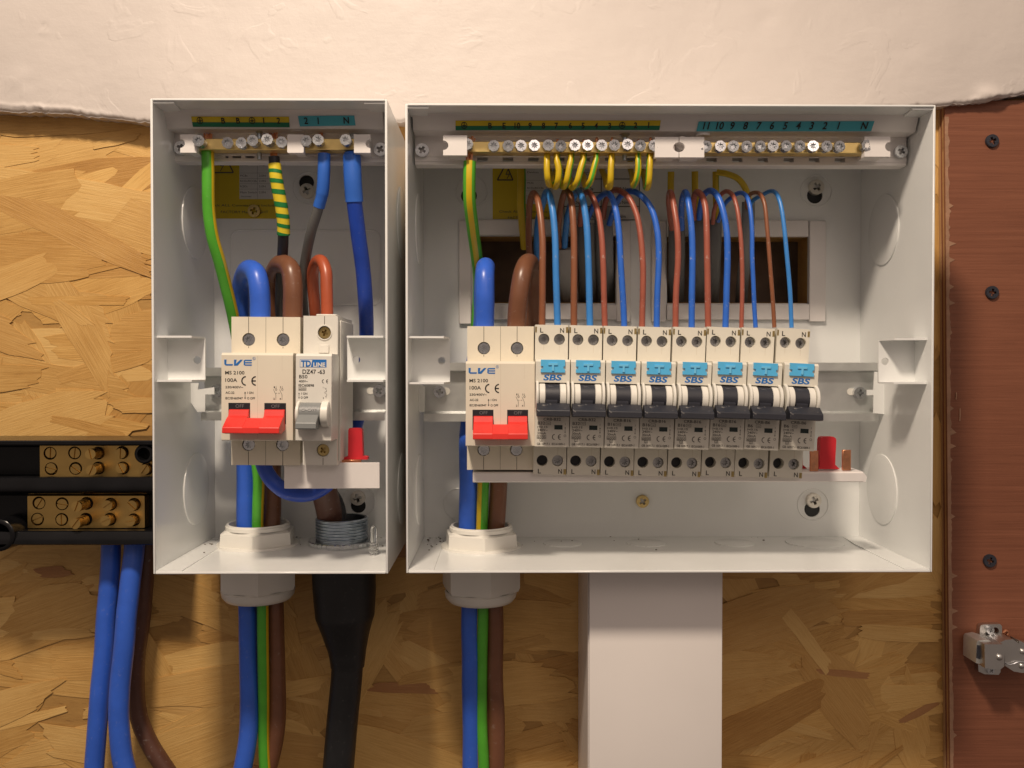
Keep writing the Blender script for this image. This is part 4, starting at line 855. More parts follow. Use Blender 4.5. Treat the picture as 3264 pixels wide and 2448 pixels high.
redcap(t, [z2(1764, 1240), z2(1772, 1226), z2(1868, 1224), z2(1880, 1240), z2(1886, 1458), z2(1926, 1466), z2(1926, 1488), z2(1724, 1488), z2(1727, 1470), z2(1762, 1458)], 470, 5)
tooth(t, z2(1700, 1489), z2(1872, 1530), 468, 'copper', 'copper_tooth')

# =================================================================== CABLES
def cable(name, label, pts, r, m_, group=None, cat='cable', seg=16, ell=None, ref=(0, -1, 0)):
    pt = path(pts); r0 = r if not hasattr(r, '__len__') else r[0]; am = .22 + (.25 if r0 < 2.2 else .45 if r0 > 4 else .3); sd = Vector((len(label) * 3.7, r0 * 11, pts[0][0][0] * .1))
    pt = [q_ + noise.noise_vector(q_ * .035 + sd) * am for q_ in pt]
    bm = BM(); tube(bm, pt, r, seg, ell=ell, ref=ref); o = single(name, bm, m_, pt[0], label, cat, group, smooth=60); return o, pt
def stripe(o, pt, r, arc, m_, name='stripe', ref=(0, -1, 0), twist=0):
    bm = BM(); tube(bm, pt, r + .07, 8, arc=arc, ref=ref, twist=twist); return part(name, bm, m_, o, 60)
def sleeve(o, pts, r, m_, name='sleeve'):
    pt = path(pts); bm = BM(); tube(bm, pt, r, 18); return part(name, bm, m_, o, 60)
def strands(o, s0, s1, d, n, spread, m_='copper', r=.42):
    bm = BM(); rr = random.Random(n * 7 + int(s0[0]))
    for i in range(n):
        f = (i + .5) / n - .5; a_ = P((s0[0] + f * spread + rr.uniform(-1, 1), s0[1] + rr.uniform(-5, 5)), d + rr.uniform(-1, 1)); b_ = P((s1[0] + f * spread * .8, s1[1]), d + rr.uniform(-.5, .5))
        tube(bm, [a_, (a_ + b_) / 2, b_], r, 6)
    part('copper_strands', bm, m_, o)
# ---- small enclosure
GD = 519
o, pt = cable('earth_cable', 'thick green and yellow cable from the small enclosure terminal bar down through its gland', [(z1(585, 520), 472), (z1(588, 700), 472), (z1(592, 1000), 473), (z1(625, 1250), 476), (z1(690, 1480), 482), (z2(745, 60), 489), (z2(805, 330), 499), (z2(850, 600), 507), (z2(900, 1100), 514), (z3(1005, 300), GD - 8), (z3(1008, 600), GD - 7), (z3(1010, 850), GD - 5), (y3(605, 300), GD - 6), (y3(607, 700), GD - 4), (y3(612, 1100), GD), (y3(625, 1659), GD), (y3(640, 2000), GD)], 3.25, 'green')
stripe(o, pt, 3.25, (-50, -112), 'yellow'); strands(o, z1(585, 385), z1(585, 560), 476, 6, 28)
o, pt = cable('earth_core', 'black core wrapped in green and yellow striped tape near its terminal', [(z1(1142, 575), 471), (z1(1150, 700), 471), (z1(1175, 850), 472), (z1(1210, 1050), 474), (z1(1220, 1230), 477), (z1(1215, 1400), 482), (z1(1200, 1640), 492), (z2(1200, 300), 505), (z2(1300, 800), 515), (z3(1500, 300), 520), (z3(1690, 600), 519), (z3(1715, 840), 517)], 2.9, 'black')
tp = path([(z1(1146, 640), 471), (z1(1157, 740), 471), (z1(1177, 860), 472), (z1(1205, 1010), 473.6), (z1(1220, 1130), 475.3), (z1(1222, 1235), 477)]); sl = part('tape', tube(BM(), tp, 3.35, 18), 'yellowtape', o, 60)
fr2 = frames(tp); L_ = len(tp)
for c in range(7):
    f0 = .10 + c * .143; 
    bm = BM(); rows = []
    for k in range(25):
        a_ = 2 * math.pi * k / 24; f = f0 + .02 * (-math.sin(a_)); row = []
        for df_ in (0, .058):
            x = min(max((f + df_) * (L_ - 1), 0), L_ - 1.001); i0 = int(x); w_ = x - i0
            q_ = fr2[i0][0].lerp(fr2[i0 + 1][0], w_); u_, v_ = fr2[i0][1], fr2[i0][2]; row.append(bm.verts.new(q_ + (u_ * math.cos(a_) + v_ * math.sin(a_)) * 3.46))
        rows.append(row)
    for A, C in zip(rows, rows[1:]): bm.faces.new((A[0], A[1], C[1], C[0]))
    part('stripe', bm, 'greentape', sl, 60)
strands(o, z1(1135, 380), z1(1140, 590), 476, 6, 26)
o, pt = cable('neutral_core', 'grey core with a blue sleeve at the second neutral terminal', [(z1(1565, 570), 471), (z1(1558, 700), 471), (z1(1545, 880), 473), (z1(1510, 1020), 476), (z1(1455, 1200), 482), (z1(1405, 1420), 492), (z1(1380, 1640), 502), (z2(1385, 200), 512), (z2(1450, 800), 520), (z3(1600, 400), 524), (z3(1700, 800), 524)], 2.75, 'grey')
sleeve(o, [(z1(1563, 555), 471), (z1(1560, 700), 471), (z1(1548, 880), 473), (z1(1517, 1000), 475.6)], [3.3] * 20 + [3.1] * 30, 'sleeve'); strands(o, z1(1530, 378), z1(1560, 570), 476, 4, 16)
o, pt = cable('neutral_cable', 'thick blue cable from the N terminal looping under the red-levered switch', [(z1(1793, 560), 471), (z1(1800, 750), 471), (z1(1815, 950), 473), (z1(1850, 1200), 478), (z1(1890, 1500), 486), (z2(1908, 150), 493), (z2(1912, 450), 511), (z2(1900, 800), 520), (z2(1838, 1180), 517), (z2(1780, 1400), 506), (z3(1680, 330), 490), (z3(1560, 455), 487), (z3(1420, 515), 485), (z3(1260, 500), 482), (z3(1130, 400), 481), (z3(1060, 290), 482), (z3(1030, 190), 482)], 4.15, 'blue')
sleeve(o, [(z1(1793, 545), 471), (z1(1797, 640), 471), (z1(1803, 780), 471.3), (z1(1816, 958), 473.1)], [3.9, 4.1, 4.4] + [4.7] * 40, 'sleeve'); strands(o, z1(1790, 385), z1(1792, 560), 476, 5, 20, 'zinc', .5)
o, pt = cable('neutral_tail', 'thick blue cable looping over the left pole of the switch in the small enclosure', [(z2(1027, 380), 470), (z2(1027, 200), 470), (z1(1015, 1659), 470.5), (z1(995, 1570), 473), (z1(940, 1525), 484), (z1(890, 1570), 498), (z1(868, 1659), 506), (z2(862, 150), 512), (z2(870, 400), 517), (z2(880, 900), 519), (z3(905, 290), GD + 2), (z3(908, 600), GD + 1), (z3(910, 860), GD), (y3(480, 300), GD - 1), (y3(490, 700), GD), (y3(500, 1100), GD), (y3(485, 1400), GD - 3), (y3(440, 1659), GD - 4), (y3(380, 1900), GD - 4)], 5.35, 'bluetail', seg=20)
o, pt = cable('live_tail', 'thick brown cable looping over the right pole of the switch in the small enclosure', [(z2(1303, 380), 470), (z2(1302, 200), 470), (z1(1300, 1659), 470.5), (z1(1280, 1530), 473), (z1(1210, 1475), 484), (z1(1150, 1540), 499), (z1(1130, 1659), 508), (z2(1130, 200), 514), (z2(1120, 500), 518), (z2(1110, 900), 521), (z3(1122, 300), GD + 4), (z3(1125, 600), GD + 3), (z3(1115, 860), GD), (y3(700, 300), GD + 2), (y3(715, 700), GD + 4), (y3(725, 1100), GD + 5), (y3(705, 1450), GD + 5), (y3(640, 1700), GD + 5), (y3(560, 1950), GD + 5)], 5.2, 'brown', seg=20)
o, pt = cable('live_loop', 'rust-brown cable looping over the grey-levered breaker', [(z2(1587, 370), 472), (z2(1585, 200), 472), (z1(1580, 1659), 472.5), (z1(1575, 1540), 474), (z1(1545, 1455), 478), (z1(1505, 1455), 486), (z1(1470, 1540), 494), (z1(1470, 1659), 500), (z2(1485, 200), 506), (z2(1495, 400), 512), (z2(1490, 700), 518)], 3.25, 'orange')
o, pt = cable('armoured_core', 'fat brown sleeved core entering the threaded metal bush', [(z3(1500, 180), 508), (z3(1540, 380), 510), (z3(1575, 540), 513), (z3(1610, 700), 517), (z3(1630, 850), 519)], [6.6] * 9 + [7.4] * 60, 'brownlow', seg=22)
# ---- large enclosure: main cables
o, pt = cable('earth_cable', 'thick green cable with broad yellow stripe beside the big blue loop of the large enclosure', [(z4(598, 545), 474), (z4(592, 700), 474), (z4(592, 860), 477), (z4(620, 1080), 487), (z4(650, 1280), 499), (z4(668, 1500), 514), (z6(800, 500), 530), (z6(800, 1000), 531), (y4(780, 300), GD), (y4(772, 500), GD - 3), (y4(762, 845), GD - 3), (a8(1190, 200), GD - 2), (a8(1188, 450), GD - 2), (a8(1182, 800), GD), (a8(1185, 1100), GD), (a8(1195, 1389), GD), (a8(1200, 1700), GD)], 3.35, 'green')
stripe(o, pt[:64], 3.35, (-26, 26), 'yellow'); stripe(o, pt[72:100], 3.35, (10, 84), 'yellow'); stripe(o, pt[99:], 3.35, (58, 104), 'yellow'); strands(o, a3(908, 430), a3(868, 790), 477, 5, 18)
strands(o, a3(868, 670), a3(862, 800), 473, 6, 22)
o, pt = cable('neutral_tail', 'thick blue cable looping up into the left pole of the switch in the large enclosure', [(a1(213, 1625), 484), (a1(213, 1500), 483), (a1(214, 1250), 482), (a1(216, 1060), 484), (a1(222, 975), 492), (a1(222, 985), 503), (a1(212, 1090), 510), (a1(196, 1300), 514), (a1(185, 1600), 521), (z6(800, 600), 531), (z6(775, 950), 532), (z6(748, 1180), 530), (y4(640, 0), GD + 8), (y4(640, 400), GD + 1), (y4(640, 850), GD), (a8(1105, 200), GD), (a8(1105, 450), GD), (a8(1110, 800), GD + 1), (a8(1115, 1100), GD + 2), (a8(1110, 1389), GD + 2), (a8(1105, 1700), GD + 2)], 5.3, 'bluetail', seg=20)
o2, pt2 = None, None
o, pt = cable('live_tail', 'thick brown cable looping up into the right pole of the switch in the large enclosure', [(a1(558, 1625), 484), (a1(562, 1500), 483), (a1(585, 1250), 482), (a1(620, 1040), 484), (a1(665, 930), 492), (a1(700, 945), 503), (a1(722, 1080), 510), (a1(728, 1300), 514), (a1(725, 1600), 517), (z6(1330, 700), 520), (z6(1290, 1200), 521), (y4(925, 200), GD + 2), (y4(910, 420), GD + 1), (y4(885, 850), GD), (a8(1272, 200), GD + 2), (a8(1275, 450), GD + 3), (a8(1280, 800), GD + 4), (a8(1285, 1100), GD + 4), (a8(1282, 1389), GD + 4), (a8(1275, 1700), GD + 4)], 5.2, 'brown', seg=20)
# ---- breaker wires: front run, crest, back run
W = [('brown', 1.85, 'brownwire', a1, [(823, 1600), (828, 1300), (830, 1000), (828, 700), (806, 420), (775, 260)], (728, 188), [(690, 290), (676, 600), (690, 900), (720, 1200)]),
     ('light blue', 1.85, 'bluelight', a1, [(985, 1600), (978, 1300), (968, 1000), (955, 620), (930, 330), (905, 210)], (868, 172), [(832, 290), (778, 520), (765, 800), (790, 1050)]),
     ('brown', 1.85, 'brownwire', a1, [(1158, 1600), (1160, 1300), (1160, 1000), (1157, 600), (1140, 320), (1118, 210)], (1075, 160), [(1030, 280), (1002, 450), (990, 620), (1005, 760)]),
     ('light blue', 1.85, 'bluelight', a1, [(1330, 1600), (1326, 1300), (1318, 950), (1292, 520), (1255, 260), (1235, 200)], (1205, 165), [(1165, 220), (1095, 420), (1068, 620), (1060, 760)]),
     ('red-brown', 1.65, 'redbrown', a1, [(1485, 1600), (1478, 1300), (1473, 950), (1460, 650), (1420, 390), (1350, 215)], (1300, 172), [(1255, 220), (1230, 420), (1225, 520)]),
     ('blue', 1.7, 'bluemid', a1, [(1690, 1600), (1675, 1250), (1655, 900), (1630, 560), (1580, 290), (1535, 200)], (1490, 190), [(1420, 240), (1350, 340), (1290, 480)]),
     ('red-brown', 1.65, 'redbrown', a2, [(268, 1490), (274, 1150), (273, 850), (252, 600), (205, 370), (130, 210)], (40, 140), [(-30, 150), (-90, 260), (-110, 420)]),
     ('blue', 1.7, 'bluemid', a2, [(408, 1490), (414, 1150), (428, 800), (412, 520), (350, 310), (250, 195)], (150, 155), [(60, 200), (-10, 330), (-60, 480)]),
     ('red-brown', 1.7, 'redbrown', a2, [(590, 1490), (602, 1150), (618, 800), (608, 520), (580, 320), (560, 205)], (540, 165), [(530, 240), (540, 380), (560, 520)]),
     ('blue', 1.75, 'bluemid', a2, [(752, 1490), (755, 1150), (758, 800), (746, 480), (722, 270), (708, 190)], (684, 162), [(655, 250), (650, 400), (655, 520)]),
     ('red-brown', 1.75, 'redbrown', a2, [(914, 1490), (910, 1150), (904, 850), (902, 550), (888, 310), (855, 200)], (805, 158), [(772, 210), (768, 320), (775, 420)]),
     ('blue', 1.75, 'bluemid', a2, [(1080, 1490), (1095, 1150), (1102, 800), (1088, 520), (1035, 270), (985, 175)], (930, 148), [(870, 200), (835, 320), (822, 420)]),
     ('thin red-brown', 1.25, 'redbrown', a2, [(1240, 1490), (1247, 1150), (1244, 800), (1230, 550), (1195, 310), (1155, 195)], (1095, 150), [(1030, 195), (975, 330), (955, 470)]),
     ('thin blue', 1.25, 'bluemid', a2, [(1378, 1490), (1362, 1150), (1347, 800), (1340, 500), (1315, 270), (1280, 190)], (1220, 163), [(1145, 205), (1070, 290), (1010, 450)]),
     ('thin brown', 1.15, 'brownwire', a2, [(1562, 1490), (1540, 1150), (1518, 800), (1490, 500), (1458, 260), (1420, 180)], (1370, 165), [(1315, 195), (1290, 250), (1290, 320)]),
     ('thin light blue', 1.2, 'bluelight', a2, [(1728, 1490), (1712, 1150), (1688, 800), (1655, 500), (1620, 270), (1585, 175)], (1530, 150), [(1440, 195), (1350, 250), (1315, 320)])]
ordn = ['first', 'second', 'third', 'fourth', 'fifth', 'sixth', 'seventh', 'eighth']
for k, (cn, r_, m_, zf, front, crest, back) in enumerate(W):
    pts = [(zf(*s), 481 + .12 * 0) for s in front[:3]] + [(zf(*front[3]), 482), (zf(*front[4]), 485), (zf(*front[5]), 489), (zf(*crest), 497)]
    db_ = [507, 517, 525, 531]; pts += [(zf(*s), db_[min(i, 3)]) for i, s in enumerate(back)]
    if k in (0, 1): pts[-1] = (pts[-1][0], 545)
    cable('live_wire' if k % 2 == 0 else 'neutral_wire', '%s wire into the %s breaker from the red-levered switch' % (cn, ordn[k // 2]), pts, r_, m_, 'wires arching over the slim breakers', 'wire', seg=12)
# ---- earth wires: hooks hanging from the brass bar
EH = [(1215, 1215, 1232, 735, 1300, 1), (1295, 1310, 1288, 752, 1225, -1), (1407, 1390, 1355, 752, 1290, -1), (1507, 1482, 1425, 758, 1370, -1), (1610, 1590, 1540, 745, 1480, -1), (1732, 1727, 1716, 755, 1650, -1), (1946, 1946, 1912, 742, 1880, -1), (2041, 2037, 2018, 768, 1980, -1)]
for k, (xa, xb, xc, yb, xd, sg) in enumerate(EH):
    o, pt = cable('earth_wire', 'yellow and green hooked wire, %s along the brass bar from the left' % ordn[k], [(z4(xa, 470), 476), (z4(xa, 520), 474), (z4(xb, 610), 473), (z4((xb + xc) / 2 + sg * -2, yb - 55), 474), (z4(xc, yb - 14), 480), (z4((xc * 2 + xd) / 3, yb - 22), 489), (z4((xc + xd) / 2, yb - 80), 496), (z4(xd, 590), 505), (z4(xd, 520), 512)], 1.72, 'yellow', 'hooked earth wires', 'wire', seg=14)
    stripe(o, pt, 1.72, [(-75, -125), (-50, -110), (-40, -90), (-40, -92), (10, -34), (-70, -120), (-20, 20), (55, 100)][k], 'green')
    q0, q1 = P(z4(xa + 2, 500), 475), P(z4(xa + 4, 362 - (8 if k in (4, 5, 7) else -6)), 476.5); bm = BM(); tube(bm, spline([Vector((q0.x, 475.5, q0.z)), Vector(((q0.x + q1.x) / 2, 476.5, (q0.z + q1.z) / 2)), q1, Vector((q1.x + 1, 478.5, q1.z - 2))]), .7, 8); part('copper_end', bm, 'copper', o)
# earth wires running up behind the strip
o, pt = cable('earth_wire', 'flat yellow earth wire tapering down in front of the yellow sticker', [(z4(1010, 560), 520), (z4(1012, 700), 520), (z4(1010, 850), 522), (z4(1018, 1000), 528), (z4(1038, 1230), 540)], 2.5, 'yellow', cat='wire'); stripe(o, pt, 2.5, (-40, -80), 'green')
for lab, pts in (('leftmost yellow wire straight up behind the breaker wires', [(a2(548, -40), 522), (a2(548, 100), 524), (a2(560, 300), 527), (a2(590, 520), 531)]), ('second yellow wire straight up behind the breaker wires', [(a2(778, -40), 522), (a2(778, 100), 524), (a2(790, 260), 527), (a2(792, 420), 531)]),
                 ('third yellow wire straight up behind the breaker wires', [(a2(985, -40), 524), (a2(986, 120), 525), (a2(990, 280), 528), (a2(985, 480), 531)]), ('yellow wire arching right below the neutral bar', [(a2(1000, -30), 522), (a2(1100, -12), 520), (a2(1200, 30), 520), (a2(1270, 110), 522), (a2(1315, 230), 526), (a2(1325, 330), 530)])):
    o, pt = cable('earth_wire', lab, pts, 1.9 if 'arch' not in lab else 1.8, 'yellow', 'earth wires behind the strip', 'wire', seg=12); stripe(o, pt, 1.9 if 'arch' not in lab else 1.8, (95, 140) if 'third' not in lab else (-50, -120), 'green')
# grey sheathed cables coming through the openings
SH = [('pale sheathed cable with ragged top in the left opening', [(a1(1062, 770), 532), (a1(1068, 950), 536), (a1(1085, 1150), 548), (a1(1130, 1380), 570)], 6.0, 'whitesheath'), ('grey flat cable standing in the left opening', [(a1(1285, 500), 528), (a1(1290, 800), 532), (a1(1300, 1100), 545), (a1(1310, 1380), 575)], 5.2, 'grey'),
      ('dark grey flat cable at the right of the left opening', [(a1(1460, 330), 530), (a1(1470, 700), 534), (a1(1490, 1050), 548), (a1(1500, 1400), 575)], 5.6, 'sheath'), ('leftmost grey cable in the right opening', [(a2(604, 485), 530), (a2(604, 750), 534), (a2(600, 1000), 545), (a2(596, 1350), 570)], 5.0, 'grey'),
      ('tall grey cable, second in the right opening', [(a2(800, 372), 530), (a2(802, 700), 534), (a2(806, 1000), 545), (a2(808, 1350), 570)], 5.0, 'grey'), ('narrow grey cable, third in the right opening', [(a2(982, 432), 529), (a2(978, 700), 533), (a2(968, 1000), 545), (a2(955, 1350), 570)], 3.9, 'grey'),
      ('slanting grey cable, rightmost and tallest in the right opening', [(a2(1308, 252), 528), (a2(1306, 500), 531), (a2(1285, 750), 540), (a2(1255, 1000), 556), (a2(1225, 1300), 580)], 3.9, 'sheath')]
for lab, pts, r_, m_ in SH: cable('sheathed_cable', lab, pts, r_, m_, 'grey flat cables in the openings', 'cable', seg=18, ell=(.55, 1))

# =================================================================== GLANDS AND BUSHES
def hexr(k=6, amt=1.0):
    def f(a):
        s_ = math.pi / k; b_ = (a % (2 * s_)) - s_; return 1 / max(math.cos(b_), .5) * math.cos(s_) * amt + (1 - amt)
    return f
def gland(label, sx, d, zfloor, zunder, top_in):
    x = P((sx, 1760), d).x; t = thing('cable_gland', label, 'cable gland', (x, d, zunder - 30), 'white cable glands')
    bm = BM(); lathe_open(bm, [(16.3, 9.8), (16.3, 12.6), (17.6, 12.8), (17.8, 11.9), (18.4, 11.6), (18.4, 9.6)], (x, d, zfloor), 'z', 48); part('threaded_collar', bm, 'nylon', t, 35)
    bm = BM(); lathe_open(bm, [(16.8, .2), (16.8, 9.6), (19.6, 9.6), (22.4, 8.3), (22.8, 1.4), (22.8, .25)], (x, d, zfloor), 'z', 48, lambda a: hexr()(a + .3927)); part('lock_nut', bm, 'nylon', t, 30)
    bm = BM(); lathe_open(bm, [(17, .02), (17, 1.2), (23.2, 1.2), (23.6, .02)], (x, d, zfloor), 'z', 48); part('washer', bm, 'nylon', t, 35)
    u = zunder; bm = BM(); lathe_open(bm, [(16, -.05), (21.0, -.05), (21.6, -5.5), (16, -5.5)], (x, d, u), 'z', 48); part('body', bm, 'nylon', t, 35)
    bm = BM(); lathe_open(bm, [(17, -5.6), (22.8, -5.6), (23.6, -7), (23.6, -22), (22.6, -24.2), (20, -24.4)], (x, d, u), 'z', 48, lambda a: hexr(6, .9)(a + .2618)); part('clamp_nut', bm, 'nylon', t, 25)
    bm = BM(); lathe_open(bm, [(20.4, -24.2), (21.2, -25), (20.6, -28.2), (18.6, -30.6), (15.8, -31.2), (12.5, -30.6), (12.2, -20)], (x, d, u), 'z', 48); part('dome', bm, 'nylon', t, 50)
    return t
gland('white nylon gland under the small enclosure', 823, GD, B1[2] + B1[4], B1[2], None)
gland('white nylon gland under the large enclosure', 1533, GD, B2[2] + B2[4], B2[2], None)
x = P((1090, 1740), GD).x; zf_ = B1[2] + B1[4]
t = thing('conduit_bush', 'threaded zinc bush with knurled ring on the small enclosure floor', 'conduit bush', (x, GD, zf_))
prof = [(13.6, .2)]; prof = [(13.4, 1), (13.4, 15.6), (14.6, 15.8)]
for k in range(7): z = 15.2 - k * 1.75; prof += [(15.3, z), (15.3, z - .4), (14.3, z - .95), (14.3, z - 1.3)]
prof += [(14.5, 1.5)]
bm = BM(); lathe_open(bm, prof, (x, GD, zf_), 'z', 56); part('threaded_sleeve', bm, 'conduit', t, 30)
bm = BM(); lathe_open(bm, [(15, .05), (15, 3.0), (18.4, 3.0), (19.0, 2.4), (19.0, .6), (18.6, .05)], (x, GD, zf_), 'z', 144, lambda a: 1 + .012 * (1 if int(a / (2 * math.pi) * 72 + .25) % 2 else -1)); part('knurled_ring', bm, 'zinc', t, 25)
# armoured cable below
x2 = P((1094, 1900), GD).x; zz_ = B1[2]
t = thing('armoured_cable', 'black armoured cable in a tapering rubber shroud under the small enclosure', 'cable', (x2, GD, zz_ - 120))
bm = BM(); pts = [(y3(1265, 40), 18.6), (y3(1275, 200), 18.3), (y3(1278, 340), 17.6), (y3(1280, 420), 17.2), (y3(1288, 560), 13.8), (y3(1298, 700), 11.1), (y3(1300, 800), 10.0), (y3(1300, 830), 9.8)]
pc = [P(s, GD) for s, _ in pts]; pc[0] = Vector((pc[0].x, GD, zz_ - .1)); sm = spline(pc, 5); rr_ = []
for i in range(len(sm)):
    f = i / (len(sm) - 1) * (len(pts) - 1); i0 = min(int(f), len(pts) - 2); rr_.append(pts[i0][1] + (pts[i0 + 1][1] - pts[i0][1]) * (f - i0))
tube(bm, sm, rr_, 28); part('shroud', bm, 'rubber', t, 60)
part('sheath', tube(BM(), path([(y3(1300, 800), GD), (y3(1290, 950), GD), (y3(1260, 1250), GD), (y3(1225, 1659), GD), (y3(1195, 2000), GD)]), 9.15, 24), 'rubber', t, 60)
# clear plastic fixing left standing on the floor
p = P(z3(1978, 1040), 486); zf_ = B1[2] + B1[4] + .55
t = thing('plastic_screw', 'clear plastic screw standing on its head at the small enclosure corner', 'screw', (p.x, 486, zf_))
bm = BM(); lathe(bm, [(0, 16.4), (1.3, 15.6), (1.75, 14.2), (1.75, 6.6)], (p.x, 486, zf_), 'z', 8); part('shank', bm, 'clear', t, 20)
prof = []
for k in range(4): prof += [(2.6, 6.2 - 1.5 * k), (2.6, 5.9 - 1.5 * k), (1.7, 5.3 - 1.5 * k), (1.7, 5.0 - 1.5 * k)]
bm = BM(); lathe(bm, prof + [(1.2, .05)], (p.x, 486, zf_), 'z', 16); part('thread', bm, 'clear', t, 20)

# =================================================================== TRUNKING
a, b = P((1877, 1850), 480), P((2300, 3300), 480); x0, x1 = a.x, b.x; zt_ = B2[2] - .2; zb_ = b.z
t = thing('trunking', 'square white plastic trunking running down from the large enclosure', 'trunking', ((x0 + x1) / 2, WALL, zb_))
part('lid', box(BM(), x0 + .3, x1 - .3, 480, 482.0, zb_, zt_, bev=.7, seg=2), 'upvc', t)
part('channel_side', box(BM(), x0, x0 + 1.8, 482.5, WALL - 2, zb_, zt_, bev=.4), 'upvc', t); part('channel_side', box(BM(), x1 - 1.8, x1, 482.5, WALL - 2, zb_, zt_, bev=.4), 'upvc', t)
part('channel_back', box(BM(), x0 + 1.9, x1 - 1.9, WALL - 3.6, WALL - 2.1, zb_, zt_), 'upvc', t)
part('lid_lip', box(BM(), x0 - .25, x0 - .02, 482.3, 487, zb_, zt_), 'upvc', t, 0)

# =================================================================== BLACK CONNECTOR BLOCK AT THE LEFT
BD = 512.0
o_ = P((200, 1738), BD); t = thing('connector_block', 'black connector block with two brass bars, left of the small enclosure', 'connector block', (o_.x, WALL, o_.z))
X0, X1 = P((-160, 1500), BD).x, P((560, 1500), BD).x
zl = lambda y, d=BD: P((240, y), d).z
bm = BM(); prism(bm, [(BD - 14, zl(1404, BD - 14)), (BD - 14, zl(1420, BD - 14)), (BD + 4, zl(1424)), (BD + 4, zl(1518)), (BD - 14, zl(1521, BD - 14)), (BD - 15, zl(1552, BD - 15)), (BD - 15, zl(1566, BD - 15)), (BD - 12, zl(1574, BD - 12)), (BD + 4, zl(1579)), (BD + 4, zl(1686)), (BD - 12, zl(1692, BD - 12)), (BD - 14, zl(1720, BD - 14)), (BD - 14, zl(1738, BD - 14)), (WALL - 2, zl(1738, BD - 14) + 2), (WALL - 2, zl(1404, BD - 14) - 1)], X0, X1, bev=.6); part('housing', bm, 'bakelite', t, 30)
for (s0, s1, scr) in ((y1(500, 275), y1(1960, 660), [(630, 375, 0), (940, 370, 0), (1235, 372, 9), (1540, 365, 2.5), (645, 570, 0), (952, 565, 0), (1240, 560, 9), (1548, 560, 3), (1850, 568, 4)]),
                      (y1(345, 912), y1(1822, 1314), [(490, 1000, 0), (782, 1010, .5), (1090, 1005, 12), (1392, 1015, 5), (1690, 1018, 4), (472, 1205, 0), (778, 1208, .5), (1080, 1205, 13), (1385, 1205, 6), (1685, 1212, 5)])):
    p, q_ = P(s0, BD - 2), P(s1, BD - 2); bm = BM(); plate(bm, rrect(p.x, q_.x, q_.z, p.z, .5, 2), [circ(P(y1(xx, yy), BD - 2).x, P(y1(xx, yy), BD - 2).z, 3.75, 24) for xx, yy, _ in scr], BD - 2, BD + 3.9); br = part('brass_bar', bm, 'oldbrass', t, 30)
    for (xx, yy, lift) in scr:
        c = P(y1(xx, yy), BD - 2); put('slotted_screw', SCREW['slot'], br, (c.x + rnd.uniform(-.35, .35), BD - 1.0 - lift, c.z + rnd.uniform(-.35, .35)), 2.95, (0, R(rnd.uniform(0, 180)), 0))
        if lift > 4:
            bm = BM()
            for j in range(3): h0 = BD - 2.3 - lift + 7 + j * 2; lathe(bm, [(2.9, h0), (2.9, h0 + .9), (2.5, h0 + 1.2), (2.5, h0 + 2)], (c.x, 0, c.z), 'y', 16) if h0 < BD else None
            if len(bm.verts): part('screw_shank', bm, 'oldbrass', br)
            else: bm.free()
c = P(y1(1850, 375), BD - 8); bm = BM(); lathe(bm, [(5.4, BD + 3), (5.4, BD - 12), (4.8, BD - 12.6), (3.6, BD - 12.6), (3.6, BD - 4), (0, BD - 4)], (c.x, 0, c.z), 'y', 28); part('fixing_boss', bm, 'bakelite', t)
c = P(y1(40, 1390), BD - 10); bm = BM(); lathe(bm, [(9, BD), (9, BD - 14.5), (8, BD - 15.3), (6.9, BD - 15.3), (6.9, BD - 2), (0, BD - 2)], (c.x, 0, c.z), 'y', 32); part('fixing_boss', bm, 'bakelite', t)
# cables leaving it
o, pt = cable('blue_supply_cable', 'left one of two blue cables hanging below the black connector block', [(y2(775, -60), 524), (y2(785, 80), 524), (y2(770, 350), 522), (y2(745, 700), 520), (y2(715, 1050), 519), (y2(690, 1350), 518), (y2(672, 1659), 518), (y2(665, 1950), 518)], 5.5, 'bluetail', 'blue cables below the block', seg=20)
o, pt = cable('blue_supply_cable', 'right one of two blue cables hanging below the black connector block', [(y2(935, -60), 520), (y2(950, 80), 518), (y2(920, 350), 514), (y2(885, 700), 511), (y2(855, 1050), 510), (y2(840, 1300), 510), (y2(855, 1500), 510), (y2(885, 1659), 510), (y2(960, 1900), 510)], 5.7, 'bluetail', 'blue cables below the block', seg=20)
o, pt = cable('brown_supply_cable', 'dark brown cable curving away behind the two blue cables', [(y2(1040, -60), 530), (y2(1035, 100), 530), (y2(1010, 500), 532), (y2(965, 850), 536), (y2(958, 1100), 540), (y2(985, 1300), 541), (y2(1060, 1480), 541), (y2(1160, 1640), 541), (y2(1300, 1850), 541)], 5.2, 'brownlow', seg=18)

# =================================================================== CABINET HINGE ON THE PLYWOOD
HD = PY
o_ = P(y6(860, 1160), HD); t = thing('cabinet_hinge', 'zinc concealed hinge screwed to the red plywood', 'hinge', o_)
def hplate(name, pts, d0, d1, m_='nickel', holes=(), bev=.5):
    bm = BM(); plate(bm, [pzh(y6(*s), d0) for s in pts], [circ(*pzh(y6(*h[0]), d0), h[1], 14) for h in holes], d0, d1)
    bmesh.ops.bevel(bm, geom=[e_ for e_ in bm.edges if len(e_.link_faces) == 2 and abs(e_.verts[0].co.y - e_.verts[1].co.y) < .01 and e_.calc_face_angle(0) > .8 and e_.verts[0].co.y < (d0 + d1) / 2], offset=bev, segments=2, profile=.5, affect='EDGES')
    return part(name, bm, m_, t, 40)
hplate('mounting_plate', [(742, 665), (755, 640), (790, 632), (955, 628), (975, 650), (978, 820), (900, 850), (740, 790)], HD - 4, HD - .3, holes=[((905, 700), 2.2)])
hplate('mounting_plate', [(722, 1050), (960, 1050), (960, 1135), (940, 1165), (790, 1158), (728, 1130)], HD - 4, HD - .3)
